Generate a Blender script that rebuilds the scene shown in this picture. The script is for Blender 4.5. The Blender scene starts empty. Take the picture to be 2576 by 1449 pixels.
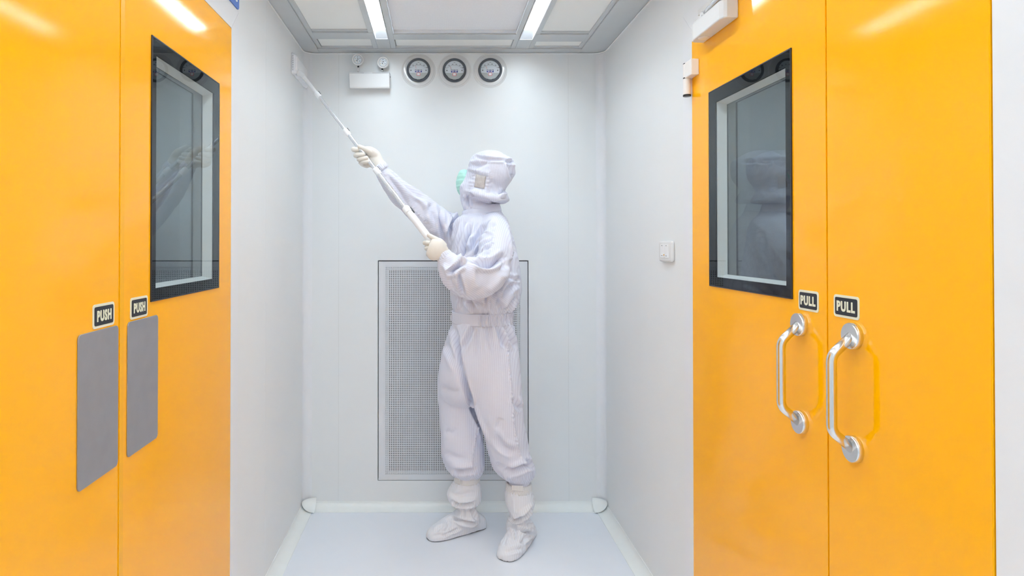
import bpy, math, random
import numpy as np
from mathutils import Vector, noise
random.seed(7)
SC = bpy.context.scene
COL = SC.collection
PI = math.pi

# ------------------------------------------------------------------ camera
F_PX, CAM_H, PITCH = 1600.0, 1.36, math.radians(0.5)
CXP = 1098.0
CYP = 608.0 - F_PX * math.tan(PITCH)
_c, _s = math.cos(PITCH), math.sin(PITCH)
cd = bpy.data.cameras.new('camera')
cam = bpy.data.objects.new('camera', cd)
COL.objects.link(cam)
cam.location = (0, 0, CAM_H)
cam.rotation_euler = (PI / 2 + PITCH, 0, 0)
cd.sensor_width = 36.0
cd.lens = 36.0 * F_PX / 2576.0
cd.shift_x = (1288.0 - CXP) / 2576.0
cd.shift_y = (CYP - 724.5) / 2576.0
cd.clip_start = 0.02
SC.camera = cam

def P(px, py, Y):
    """a point of the photograph at the real distance Y from the camera plane"""
    x = (px - CXP) / F_PX
    v = -(py - CYP) / F_PX
    d = (x, _c - v * _s, _s + v * _c)
    t = Y / d[1]
    return np.array((d[0] * t, Y, CAM_H + d[2] * t))

def project(co):
    z = co[:, 2] - CAM_H
    d = co[:, 1] * _c + z * _s
    u = -co[:, 1] * _s + z * _c
    return np.stack((CXP + F_PX * co[:, 0] / d, CYP - F_PX * u / d), 1)

# ------------------------------------------------------------------ materials
def lin(c):
    return tuple(((v / 255.0) / 12.92 if v <= 10.31 else ((v / 255.0 + 0.055) / 1.055) ** 2.4) for v in c)

def mat(name, rgb, rough=0.5, metal=0.0, spec=0.5, coat=0.0, bump=None, vary=0.0, emit=None, scale=8.0, sss=0.0, sheen=0.0):
    m = bpy.data.materials.new(name)
    m.use_nodes = True
    nt = m.node_tree
    b = nt.nodes['Principled BSDF']
    col = lin(rgb) if max(rgb) > 1.001 else rgb
    b.inputs['Base Color'].default_value = (*col, 1)
    b.inputs['Roughness'].default_value = rough
    b.inputs['Metallic'].default_value = metal
    b.inputs['Specular IOR Level'].default_value = spec
    b.inputs['Coat Weight'].default_value = coat
    b.inputs['Coat Roughness'].default_value = 0.05
    b.inputs['Sheen Weight'].default_value = sheen
    tc = nt.nodes.new('ShaderNodeTexCoord')
    if vary > 0:
        n = nt.nodes.new('ShaderNodeTexNoise'); n.inputs['Scale'].default_value = scale; n.inputs['Detail'].default_value = 4
        nt.links.new(tc.outputs['Object'], n.inputs['Vector'])
        r = nt.nodes.new('ShaderNodeMapRange')
        r.inputs['From Min'].default_value = 0.3; r.inputs['From Max'].default_value = 0.7
        r.inputs['To Min'].default_value = 1 - vary; r.inputs['To Max'].default_value = 1 + vary
        nt.links.new(n.outputs['Fac'], r.inputs['Value'])
        mx = nt.nodes.new('ShaderNodeMix'); mx.data_type = 'RGBA'; mx.blend_type = 'MULTIPLY'
        mx.inputs['Factor'].default_value = 1
        mx.inputs['A'].default_value = (*col, 1)
        nt.links.new(r.outputs['Result'], mx.inputs['B'])
        nt.links.new(mx.outputs['Result'], b.inputs['Base Color'])
    if bump:
        sc, st, dist = bump
        n = nt.nodes.new('ShaderNodeTexNoise'); n.inputs['Scale'].default_value = sc; n.inputs['Detail'].default_value = 3
        nt.links.new(tc.outputs['Object'], n.inputs['Vector'])
        bp = nt.nodes.new('ShaderNodeBump'); bp.inputs['Strength'].default_value = st; bp.inputs['Distance'].default_value = dist
        nt.links.new(n.outputs['Fac'], bp.inputs['Height'])
        nt.links.new(bp.outputs['Normal'], b.inputs['Normal'])
    if emit:
        b.inputs['Emission Color'].default_value = (*emit[0], 1)
        b.inputs['Emission Strength'].default_value = emit[1]
    return m

M = {}
M['wall'] = mat('wall_panel_white', (0.80, 0.815, 0.82), 0.42, bump=(350, 0.02, 0.001), vary=0.01, scale=3)
M['frame'] = mat('door_frame_white', (0.80, 0.81, 0.83), 0.35, vary=0.01)
M['cove'] = mat('cove_white_vinyl', (0.84, 0.87, 0.86), 0.35, vary=0.015, scale=14)
M['seam'] = mat('silicone_joint', (0.66, 0.67, 0.66), 0.6, vary=0.02)
M['orange'] = mat('orange_door_paint', (0.985, 0.438, 0.0), 0.07, spec=0.36, bump=(700, 0.05, 0.0005))
M['orange_dk'] = mat('orange_astragal_paint', (0.90, 0.42, 0.0), 0.2, spec=0.27, bump=(900, 0.035, 0.0006))
M['floor'] = mat('epoxy_floor', (0.79, 0.825, 0.885), 0.14, spec=0.5, bump=(60, 0.03, 0.001), vary=0.015, scale=4)
M['grey_metal'] = mat('ceiling_grid_aluminium', (0.58, 0.60, 0.61), 0.42, metal=0.2, vary=0.02)
M['ceil'] = mat('ceiling_panel_white', (0.88, 0.88, 0.85), 0.55, vary=0.01)
M['white_plastic'] = mat('white_plastic', (0.72, 0.72, 0.72), 0.45, vary=0.01)
M['warm_plastic'] = mat('cream_white_plastic', (0.86, 0.82, 0.79), 0.35, vary=0.01)
M['black'] = mat('black_plastic', (0.018, 0.019, 0.022), 0.35, vary=0.05)
M['bezel'] = mat('gauge_bezel_grey', (0.075, 0.085, 0.10), 0.38, metal=0.2, vary=0.03)
M['chrome'] = mat('polished_chrome', (0.85, 0.85, 0.86), 0.08, metal=1.0, vary=0.01)
M['steel'] = mat('brushed_stainless', (0.80, 0.79, 0.78), 0.2, metal=1.0, vary=0.02, scale=30)
M['plate'] = mat('satin_steel_plate', (0.36, 0.36, 0.38), 0.48, metal=0.55, vary=0.03, scale=25, bump=(500, 0.02, 0.0004))
M['alu'] = mat('anodised_aluminium', (0.80, 0.81, 0.84), 0.24, metal=0.65, vary=0.01)
M['cream'] = mat('photoluminescent_cream', (0.80, 0.78, 0.60), 0.5, vary=0.01)
M['signblack'] = mat('sign_black', (0.012, 0.014, 0.02), 0.4, vary=0.05)
M['blue'] = mat('sign_blue', (0.06, 0.16, 0.52), 0.4, vary=0.03)
M['white'] = mat('white_print', (0.85, 0.86, 0.87), 0.5, vary=0.01)
M['vent'] = mat('vent_powder_coat', (0.70, 0.715, 0.74), 0.4, vary=0.01)
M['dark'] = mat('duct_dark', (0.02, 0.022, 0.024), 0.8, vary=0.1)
M['ductgrey'] = mat('duct_flange_grey', (0.50, 0.55, 0.58), 0.6, vary=0.05)
M['clear'] = mat('clear_acrylic_rim', (0.73, 0.73, 0.73), 0.12, spec=0.6, vary=0.01)
M['dial'] = mat('dial_white', (0.68, 0.74, 0.79), 0.35, vary=0.01)
M['dialgrey'] = mat('dial_grey_lower', (0.44, 0.48, 0.49), 0.4, vary=0.02)
M['ink'] = mat('dial_ink', (0.05, 0.06, 0.07), 0.5, vary=0.02)
M['red'] = mat('needle_red', (0.75, 0.06, 0.05), 0.45, vary=0.02)
M['pinkred'] = mat('sticker_red', (0.72, 0.16, 0.20), 0.45, vary=0.02)
M['navy'] = mat('label_navy', (0.025, 0.04, 0.30), 0.45, vary=0.02)
M['amber'] = mat('amber_led', (0.8, 0.5, 0.2), 0.4, vary=0.02)
M['reveal'] = mat('window_reveal_white', (0.82, 0.82, 0.80), 0.45, vary=0.01)
M['border'] = mat('black_glass_border', (0.008, 0.009, 0.011), 0.6, spec=0.0, vary=0.05)
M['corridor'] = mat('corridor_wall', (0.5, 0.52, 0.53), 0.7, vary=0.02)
M['glove'] = mat('latex_glove', (0.76, 0.72, 0.66), 0.42, vary=0.02, scale=60, bump=(220, 0.10, 0.002))
M['mask'] = mat('mint_mask', (0.47, 0.80, 0.70), 0.7, vary=0.02, scale=40)
M['skin'] = mat('skin', (0.62, 0.42, 0.33), 0.55, vary=0.03)
M['sole'] = mat('sole_dark', (0.20, 0.20, 0.22), 0.6, vary=0.05)
M['mopcloth'] = mat('mop_cloth_white', (0.84, 0.85, 0.88), 0.85, vary=0.02, scale=60, bump=(300, 0.1, 0.001))
M['handle_white'] = mat('white_grip', (0.87, 0.87, 0.88), 0.4, vary=0.01)
M['diffuser'] = mat('lamp_diffuser', (0.9, 0.9, 0.9), 0.4, emit=((0.85, 0.975, 1.06), 29.0), vary=0.0)

def glass_mat(name, ior):
    m = bpy.data.materials.new(name); m.use_nodes = True
    nt = m.node_tree; N = nt.nodes; L = nt.links
    for n in list(N): N.remove(n)
    out = N.new('ShaderNodeOutputMaterial')
    tr = N.new('ShaderNodeBsdfTransparent'); tr.inputs['Color'].default_value = (0.90, 0.925, 0.93, 1)
    gl = N.new('ShaderNodeBsdfGlossy'); gl.inputs['Roughness'].default_value = 0.0
    gl.inputs['Color'].default_value = (0.9, 0.97, 1.0, 1)
    fr = N.new('ShaderNodeFresnel'); fr.inputs['IOR'].default_value = ior
    ge = N.new('ShaderNodeNewGeometry')
    inv = N.new('ShaderNodeMath'); inv.operation = 'SUBTRACT'; inv.inputs[0].default_value = 1.0
    L.new(ge.outputs['Backfacing'], inv.inputs[1])
    mu = N.new('ShaderNodeMath'); mu.operation = 'MULTIPLY'
    L.new(fr.outputs[0], mu.inputs[0]); L.new(inv.outputs[0], mu.inputs[1])
    mx = N.new('ShaderNodeMixShader')
    L.new(mu.outputs[0], mx.inputs[0]); L.new(tr.outputs[0], mx.inputs[1]); L.new(gl.outputs[0], mx.inputs[2])
    L.new(mx.outputs[0], out.inputs[0])
    return m
M['glass'] = glass_mat('window_glass', 1.5)
M['glass2'] = glass_mat('rear_window_glass', 2.4)

def hepa_mat():
    m = mat('filter_face_white', (0.74, 0.74, 0.76), 0.5)
    nt = m.node_tree; N = nt.nodes; L = nt.links
    b = N['Principled BSDF']
    tc = [n for n in N if n.type == 'TEX_COORD'][0]
    v = N.new('ShaderNodeTexVoronoi'); v.inputs['Scale'].default_value = 215; v.inputs['Randomness'].default_value = 0.10
    L.new(tc.outputs['Object'], v.inputs['Vector'])
    r = N.new('ShaderNodeMapRange'); r.inputs['From Min'].default_value = 0.18; r.inputs['From Max'].default_value = 0.34
    L.new(v.outputs['Distance'], r.inputs['Value'])
    mx = N.new('ShaderNodeMix'); mx.data_type = 'RGBA'
    mx.inputs['A'].default_value = (0.66, 0.65, 0.68, 1); mx.inputs['B'].default_value = (0.86, 0.86, 0.88, 1)
    L.new(r.outputs['Result'], mx.inputs['Factor']); L.new(mx.outputs['Result'], b.inputs['Base Color'])
    return m
M['hepa'] = hepa_mat()

def fabric_mat(name, base, stripe, period=0.0066, width=0.15, rough=0.55, sheen=0.0):
    """white pin-striped cleanroom cloth; the stripe coordinate is stored on the mesh in metres"""
    m = mat(name, base, rough, sheen=sheen, spec=0.3)
    nt = m.node_tree; N = nt.nodes; L = nt.links
    b = N['Principled BSDF']
    at = N.new('ShaderNodeAttribute'); at.attribute_name = 'stripe'
    mu = N.new('ShaderNodeMath'); mu.operation = 'DIVIDE'; mu.inputs[1].default_value = period
    L.new(at.outputs['Fac'], mu.inputs[0])
    fr = N.new('ShaderNodeMath'); fr.operation = 'FRACT'; L.new(mu.outputs[0], fr.inputs[0])
    su = N.new('ShaderNodeMath'); su.operation = 'SUBTRACT'; L.new(fr.outputs[0], su.inputs[0]); su.inputs[1].default_value = 0.5
    ab = N.new('ShaderNodeMath'); ab.operation = 'ABSOLUTE'; L.new(su.outputs[0], ab.inputs[0])
    r = N.new('ShaderNodeMapRange'); r.inputs['From Min'].default_value = width * 0.6; r.inputs['From Max'].default_value = width * 1.4
    L.new(ab.outputs[0], r.inputs['Value'])
    mx = N.new('ShaderNodeMix'); mx.data_type = 'RGBA'
    mx.inputs['A'].default_value = (*stripe, 1); mx.inputs['B'].default_value = (*base, 1)
    L.new(r.outputs['Result'], mx.inputs['Factor']); L.new(mx.outputs['Result'], b.inputs['Base Color'])
    tc = [n for n in N if n.type == 'TEX_COORD'][0]
    n = N.new('ShaderNodeTexNoise'); n.inputs['Scale'].default_value = 45; n.inputs['Detail'].default_value = 3
    L.new(tc.outputs['Object'], n.inputs['Vector'])
    bp = N.new('ShaderNodeBump'); bp.inputs['Strength'].default_value = 0.35; bp.inputs['Distance'].default_value = 0.006
    L.new(n.outputs['Fac'], bp.inputs['Height']); L.new(bp.outputs['Normal'], b.inputs['Normal'])
    return m
M['fabric'] = fabric_mat('cleanroom_fabric', (0.72, 0.735, 0.835), (0.645, 0.645, 0.755))
M['fabric_b'] = fabric_mat('overshoe_fabric', (0.80, 0.815, 0.865), (0.725, 0.72, 0.76))
M['band'] = fabric_mat('overshoe_strap_fabric', (0.78, 0.78, 0.79), (0.68, 0.66, 0.63))
M['film'] = mat('sheer_ear_window', (0.55, 0.52, 0.51), 0.25, vary=0.16, scale=60)

# ------------------------------------------------------------------ mesh builder
class MB:
    def __init__(self):
        self.v = []; self.f = []
    def add(self, vs, fs):
        o = len(self.v)
        self.v.extend([tuple(map(float, p)) for p in vs])
        self.f.extend([tuple(i + o for i in f) for f in fs])
        return self
    def box(self, x0, x1, y0, y1, z0, z1):
        x0, x1 = sorted((x0, x1)); y0, y1 = sorted((y0, y1)); z0, z1 = sorted((z0, z1))
        vs = [(x, y, z) for x in (x0, x1) for y in (y0, y1) for z in (z0, z1)]
        return self.add(vs, [(0, 1, 3, 2), (4, 6, 7, 5), (0, 4, 5, 1), (2, 3, 7, 6), (0, 2, 6, 4), (1, 5, 7, 3)])
    def prism(self, poly, o, ux, uz, n, d0, d1):
        """polygon (u,w) on the frame o + u*ux + w*uz, extruded along n from d0 to d1"""
        o, ux, uz, n = map(np.array, (o, ux, uz, n))
        k = len(poly)
        vs = [o + p[0] * ux + p[1] * uz + n * d for d in (d0, d1) for p in poly]
        fs = [tuple(range(k)), tuple(range(2 * k - 1, k - 1, -1))] + [(i, k + i, k + (i + 1) % k, (i + 1) % k) for i in range(k)]
        return self.add(vs, fs)
    def lathe(self, prof, o, n, seg=48, up=None):
        """profile of (radius, height along n)"""
        o = np.array(o, float); n = np.array(n, float); n /= np.linalg.norm(n)
        a = np.cross(n, (0, 0, 1) if abs(n[2]) < 0.9 else (1, 0, 0)); a /= np.linalg.norm(a); b = np.cross(n, a)
        vs = [o + n * h + (a * math.cos(2 * PI * i / seg) + b * math.sin(2 * PI * i / seg)) * r for r, h in prof for i in range(seg)]
        fs = []
        for j in range(len(prof) - 1):
            for i in range(seg):
                fs.append((j * seg + i, j * seg + (i + 1) % seg, (j + 1) * seg + (i + 1) % seg, (j + 1) * seg + i))
        if prof[0][0] > 1e-6: fs.append(tuple(range(seg - 1, -1, -1)))
        if prof[-1][0] > 1e-6: fs.append(tuple((len(prof) - 1) * seg + i for i in range(seg)))
        return self.add(vs, fs)
    def tube(self, pts, r, seg=20):
        pts = [np.array(p, float) for p in pts]
        rs = r if isinstance(r, (list, tuple)) else [r] * len(pts)
        prev = None; rings = []
        for i, p in enumerate(pts):
            t = pts[min(i + 1, len(pts) - 1)] - pts[max(i - 1, 0)]
            t /= np.linalg.norm(t)
            if prev is None:
                a = np.cross(t, (0, 0, 1) if abs(t[2]) < 0.9 else (1, 0, 0))
            else:
                a = prev - t * np.dot(prev, t)
            a /= np.linalg.norm(a); prev = a
            b = np.cross(t, a)
            rings.append([p + (a * math.cos(2 * PI * k / seg) + b * math.sin(2 * PI * k / seg)) * rs[i] for k in range(seg)])
        vs = [q for rg in rings for q in rg]
        fs = [(j * seg + i, j * seg + (i + 1) % seg, (j + 1) * seg + (i + 1) % seg, (j + 1) * seg + i) for j in range(len(pts) - 1) for i in range(seg)]
        fs += [tuple(range(seg - 1, -1, -1)), tuple((len(pts) - 1) * seg + i for i in range(seg))]
        return self.add(vs, fs)

def rrect(x0, x1, z0, z1, r, n=6):
    pts = []
    for cx, cz, a0 in ((x1 - r, z1 - r, 0), (x0 + r, z1 - r, PI / 2), (x0 + r, z0 + r, PI), (x1 - r, z0 + r, 1.5 * PI)):
        for i in range(n + 1):
            a = a0 + PI / 2 * i / n
            pts.append((cx + r * math.cos(a), cz + r * math.sin(a)))
    return pts

ORG = {}
def thing(name, loc, label, cat, group=None, kind=None):
    o = bpy.data.objects.new(name, None); COL.objects.link(o)
    o.empty_display_size = 0.05
    o.location = loc
    ORG[o.name] = np.array(loc, float)
    tag(o, label, cat, group, kind)
    return o
def tag(o, label=None, cat=None, group=None, kind=None):
    if label: o['label'] = label
    if cat: o['category'] = cat
    if group: o['group'] = group
    if kind: o['kind'] = kind
    return o
def mesh_from(name, v, f, smooth=False):
    me = bpy.data.meshes.new(name)
    me.from_pydata([tuple(p) for p in v], [], [tuple(q) for q in f])
    me.update()
    if smooth:
        me.polygons.foreach_set('use_smooth', [True] * len(me.polygons))
    return me
def obj(name, mb, m, parent=None, smooth=False, bevel=0.0, auto=None, label=None, mats=None, fix=True):
    """ONE linked mesh object; coordinates are given in the world"""
    v = np.array(mb.v, float)
    if parent is None:
        org = np.array(((v[:, 0].min() + v[:, 0].max()) / 2, (v[:, 1].min() + v[:, 1].max()) / 2, v[:, 2].min()))
    else:
        org = ORG[parent.name]
    me = mesh_from(name, v - org, mb.f, smooth)
    if fix:
        import bmesh
        bm = bmesh.new(); bm.from_mesh(me)
        bmesh.ops.recalc_face_normals(bm, faces=bm.faces)
        bm.to_mesh(me); bm.free()
    o = bpy.data.objects.new(name, me); COL.objects.link(o)
    me.materials.append(M[m] if isinstance(m, str) else m)
    ORG[o.name] = org
    if parent is not None:
        o.parent = parent
    else:
        o.location = org
    if bevel > 0:
        md = o.modifiers.new('edge_round', 'BEVEL'); md.width = bevel; md.segments = 2; md.limit_method = 'ANGLE'; md.angle_limit = math.radians(40)
    if auto is not None:
        me.polygons.foreach_set('use_smooth', [True] * len(me.polygons))
        try:
            me.set_sharp_from_angle(angle=math.radians(auto))
        except Exception:
            pass
    if label: o['label'] = label
    return o

def text_mesh(s, height, sx=1.0, bold=0.0, depth=0.0006):
    """letter outlines as mesh data, centred, cap height = height"""
    c = bpy.data.curves.new('lettering', 'FONT'); c.body = s; c.size = 1.0; c.offset = bold; c.extrude = 0.02
    c.resolution_u = 3; c.space_character = 1.0 + bold * 4.0
    o = bpy.data.objects.new('lettering_src', c); COL.objects.link(o)
    dg = bpy.context.evaluated_depsgraph_get()
    me = bpy.data.meshes.new_from_object(o.evaluated_get(dg))
    v = np.array([tuple(p.co) for p in me.vertices]); f = [tuple(p.vertices) for p in me.polygons]
    bpy.data.objects.remove(o); bpy.data.meshes.remove(me); bpy.data.curves.remove(c)
    h = v[:, 1].max() - v[:, 1].min()
    k = height / h
    v[:, 0] = (v[:, 0] - (v[:, 0].min() + v[:, 0].max()) / 2) * k * sx
    v[:, 1] = (v[:, 1] - (v[:, 1].min() + v[:, 1].max()) / 2) * k
    v[:, 2] = (v[:, 2] - v[:, 2].min()) / (v[:, 2].max() - v[:, 2].min()) * depth
    return v, f
def put_text(mb, s, height, o, ux, uz, n, sx=1.0, bold=0.0, depth=0.0006):
    v, f = text_mesh(s, height, sx, bold, depth)
    o, ux, uz, n = map(np.array, (o, ux, uz, n))
    mb.add([o + p[0] * ux + p[1] * uz + p[2] * n for p in v], f)
    return mb

# ------------------------------------------------------------------ the room
XL, XR, YB, YF, ZC = -0.678, 0.859, 3.257, -1.55, 2.329
D0L, D0R, D1, DZ = 0.955, 0.978, 2.120, 2.065          # door opening along the side walls, door head
FR = 0.078                                # door frame width
GAP = 0.0012

def struct(name, mb, m, label=None, cat=None, **k):
    o = obj(name, mb, m, **k)
    tag(o, label, cat, None, 'structure')
    return o

mb = MB().box(XL - 1.4, XR + 1.4, YF - 0.1, YB + 0.15, -0.06, 0.0)
struct('floor', mb, 'floor', 'pale lavender grey glossy epoxy floor', 'floor')

# back wall with its panel joints and the duct opening behind the vent
VX0, VX1, VZ0, VZ1 = -0.297, 0.468, 0.143, 1.260
mb = MB()
xs = [XL - 0.06, -0.501, 0.676, XR + 0.06]
for i in range(3):
    x0, x1 = xs[i] + (GAP / 2 if i else 0), xs[i + 1] - (GAP / 2 if i < 2 else 0)
    if i == 1:
        mb.box(x0, VX0 - 0.003, YB, YB + 0.05, 0, 2.4)
        mb.box(VX1 + 0.003, x1, YB, YB + 0.05, 0, 2.4)
        mb.box(VX0 - 0.003, VX1 + 0.003, YB, YB + 0.05, 0, VZ0 - 0.002)
        mb.box(VX0 - 0.003, VX1 + 0.003, YB, YB + 0.05, VZ1 + 0.004, 2.4)
    else:
        mb.box(x0, x1, YB, YB + 0.05, 0, 2.4)
struct('wall_back', mb, 'wall', 'smooth white panelled end wall behind the person', 'wall')
mb = MB()
for x in (-0.501, 0.676):
    mb.box(x - GAP / 2, x + GAP / 2, YB + 0.0008, YB + 0.04, 0.02, 2.33)
struct('trim_1', mb, 'seam', 'thin silicone joints between the end wall panels', 'joint')

def side_wall(side):
    X = XL if side == 'left' else XR
    n = 1 if side == 'left' else -1
    T = -0.05 * n
    d1 = D1 - 0.03 if side == 'left' else D1 + 0.008
    fo = d1 + FR
    D0 = D0L if side == 'left' else D0R
    seam = 2.523 if side == 'left' else None
    mb = MB()
    if seam:
        mb.box(X, X + T, fo + GAP, seam - GAP / 2, 0, 2.4).box(X, X + T, seam + GAP / 2, YB + 0.06, 0, 2.4)
    else:
        mb.box(X, X + T, fo + GAP, YB + 0.06, 0, 2.4)
    mb.box(X, X + T, D0 - FR - GAP, fo + GAP, DZ + FR + GAP, 2.4)
    mb.box(X, X + T, YF - 0.05, D0 - FR - GAP, 0, 2.4)
    struct('wall_' + side, mb, 'wall', 'white panel wall holding the orange double door on the %s' % side, 'wall')
    # head with mitred ends
    poly = [(D0, DZ), (d1, DZ), (fo - 0.0008, DZ + FR), (D0 - FR, DZ + FR)]
    mb2 = MB().prism(poly, (X, 0, 0), (0, 1, 0), (0, 0, 1), (n, 0, 0), -0.05, 0.002)
    mb = MB()
    mb.prism([(d1 + 0.0006, 0), (fo, 0), (fo, DZ + FR), (d1 + 0.0006, DZ)], (X, 0, 0), (0, 1, 0), (0, 0, 1), (n, 0, 0), -0.05, 0.002)
    mb.prism([(D0 - FR, 0), (D0, 0), (D0, DZ), (D0 - FR, DZ + FR)], (X, 0, 0), (0, 1, 0), (0, 0, 1), (n, 0, 0), -0.05, 0.002)
    mb.add(mb2.v, mb2.f)
    struct('trim_2' if side == 'left' else 'trim_3', mb, 'frame', 'white mitred frame round the orange door on the %s wall' % side, 'door frame')
    mb = MB()
    if seam: mb.box(X - 0.0006 * n, X + T * 0.6, seam - GAP / 2, seam + GAP / 2, 0.02, 2.33)
    mb.box(X + 0.0003 * n, X + T * 0.6, fo, fo + GAP, 0.02, 2.33)
    struct('trim_4' if side == 'left' else 'trim_5', mb, 'white', 'thin white joint lines in the %s wall' % side, 'joint')
    return d1
D1L = side_wall('left')
D1R = side_wall('right')
mb = MB().box(XL - 0.05, XR + 0.05, YF - 0.05, YF, 0, 2.4)
struct('wall_front', mb, 'wall', 'plain white wall closing the room behind the camera', 'wall')
# corridors seen dimly through the door windows
for nm, x in (('wall_corridor_left', XL - 1.3), ('wall_corridor_right', XR + 1.3)):
    mb = MB().box(x - 0.05, x + 0.05, 0.2, YB + 0.1, 0, 2.6)
    struct(nm, mb, 'corridor', 'dim corridor wall beyond the %s door window' % nm.split('_')[-1], 'wall')

# coved skirting
def cove_prof(w, h, k=8):
    pts = [(0, 0), (w, 0), (w, 0.0025)]
    for i in range(1, k):
        a = PI / 2 * i / k
        pts.append((w - (w - 0.0025) * math.sin(a), 0.0025 + (h - 0.0025) * (1 - math.cos(a))))
    pts += [(0.0025, h), (0, h)]
    return pts
CW, CH = 0.052, 0.036
mb = MB().prism([(p[0], p[1]) for p in cove_prof(CW, CH)], (0, YB, 0), (0, -1, 0), (0, 0, 1), (1, 0, 0), XL + 0.05, XR - 0.05)
struct('baseboard_back', mb, 'cove', 'white coved skirting along the end wall', 'skirting', auto=40)
mb = MB().prism(cove_prof(CW, CH), (XL, 0, 0), (1, 0, 0), (0, 0, 1), (0, 1, 0), D1L + FR, YB - 0.05)
struct('baseboard_left', mb, 'cove', 'white coved skirting along the left wall', 'skirting', auto=40)
mb = MB().prism(cove_prof(CW, CH), (XR, 0, 0), (-1, 0, 0), (0, 0, 1), (0, 1, 0), D1R + FR, YB - 0.05)
struct('baseboard_right', mb, 'cove', 'white coved skirting along the right wall', 'skirting', auto=40)
# vertical corner coves and their moulded corner feet, bead under the ceiling
def corner(sx, X):
    R = 0.042
    poly = [(0, 0)]
    for i in range(9):
        a = PI / 2 * i / 8
        poly.append((R - R * math.sin(a), R - R * math.cos(a)))
    # concave quarter: points from (R,0) to (0,R)
    mb = MB()
    mb.prism([(p[0], p[1]) for p in poly], (X, YB, 0), (sx, 0, 0), (0, -1, 0), (0, 0, 1), 0.03, ZC - 0.0)
    return mb
struct('trim_6', corner(1, XL), 'frame', 'white concave corner strip between left and end walls', 'corner strip', auto=40)
struct('trim_7', corner(-1, XR), 'frame', 'white concave corner strip between right and end walls', 'corner strip', auto=40)
def corner_foot(sx, X):
    # a moulded three-way cove piece: rings of a concave quarter sphere patch
    mb = MB(); W = 0.066; n = 10
    vs = []; fs = []
    for i in range(n + 1):
        for j in range(n + 1):
            u, w = i / n, j / n
            a = PI / 2 * u
            rim = 0.004
            x = W - (W - rim) * math.sin(a); y = W - (W - rim) * math.cos(a)
            h = 0.004 + 0.052 * (1 - math.cos(PI / 2 * w)) ** 1.0
            k = math.sin(PI / 2 * w)
            px = W + (x - W) * k
            py = W + (y - W) * k
            vs.append((X + sx * px, YB - py, h))
    for i in range(n):
        for j in range(n):
            a = i * (n + 1) + j
            fs.append((a, a + 1, a + n + 2, a + n + 1))
    mb.add(vs, fs)
    return mb
struct('trim_8', corner_foot(1, XL), 'cove', 'moulded white cove corner at the left end of the skirting', 'corner piece', smooth=True)
struct('trim_9', corner_foot(-1, XR), 'cove', 'moulded white cove corner at the right end of the skirting', 'corner piece', smooth=True)
mb = MB()
bead = []
R = 0.055
for i in range(9):
    a = PI / 2 * i / 8
    bead.append((XL + R - R * math.cos(a) + 0.002, YB - R + R * math.sin(a) - 0.002, ZC - 0.004))
bead2 = [(XL + XR - p[0], p[1], p[2]) for p in reversed(bead)]
mb.tube([(XL + 0.002, 1.9, ZC - 0.004)] + bead + bead2 + [(XR - 0.002, 1.9, ZC - 0.004)], 0.0035, 8)
struct('trim_10', mb, 'white', 'fine white sealing bead round the edge of the ceiling', 'bead', smooth=True)

# ---------------------------------------------------------------- ceiling
def plate(mb, x0, x1, y0, y1, z0, z1): return mb.box(x0, x1, y0, y1, z0, z1)
mb = MB().box(XL - 0.1, XR + 0.1, YF - 0.1, YB + 0.1, ZC + 0.075, ZC + 0.14)
for (x0, x1, y0, y1) in ((-0.585, -0.29, YF, 2.935), (0.455, 0.722, YF, 2.965), (-0.575, -0.30, 3.035, 3.18), (-0.20, 0.372, 3.05, 3.19), (0.468, 0.73, 3.065, 3.19)):
    mb.box(x0, x1, y0, y1, ZC + 0.012, ZC + 0.03)
struct('ceiling', mb, 'ceil', 'white ceiling panels set in a grey metal grid', 'ceiling')
mb = MB()
Z0, Z1 = ZC, ZC + 0.04
# wide border channel with a rounded inner look, along the walls
mb.box(XL, -0.600, YF, YB, Z0 - 0.0, Z1).box(0.733, XR, YF, YB, Z0, Z1)
mb.box(-0.600, 0.733, 3.195, YB, Z0, Z1)
# second, raised step of the border
for b in ((-0.600, -0.578, YF, 3.195), (0.713, 0.733, YF, 3.195), (-0.578, 0.713, 3.174, 3.195)):
    mb.box(*b, Z0 + 0.006, Z1)
# cross member
mb.box(-0.578, -0.296, 2.925, 2.945, Z0 + 0.006, Z1).box(-0.578, -0.296, 2.945, 3.036, Z0, Z1)
mb.box(-0.205, 0.375, 2.968, 3.045, Z0, Z1)
mb.box(0.468, 0.713, 2.952, 2.972, Z0 + 0.006, Z1).box(0.468, 0.713, 2.972, 3.074, Z0, Z1)
# rails either side of the lamps
for x0, x1 in ((-0.318, -0.293), (-0.229, -0.203), (0.373, 0.396), (0.463, 0.486)):
    mb.box(x0, x1, YF, 3.19, Z0 + 0.002, Z1)
mb.box(-0.293, -0.229, 3.032, 3.19, Z0 + 0.001, Z1).box(0.396, 0.463, 3.042, 3.19, Z0 + 0.001, Z1)
struct('trim_11', mb, 'grey_metal', 'grey aluminium grid profiles framing the ceiling panels', 'ceiling grid', bevel=0.002)

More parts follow.
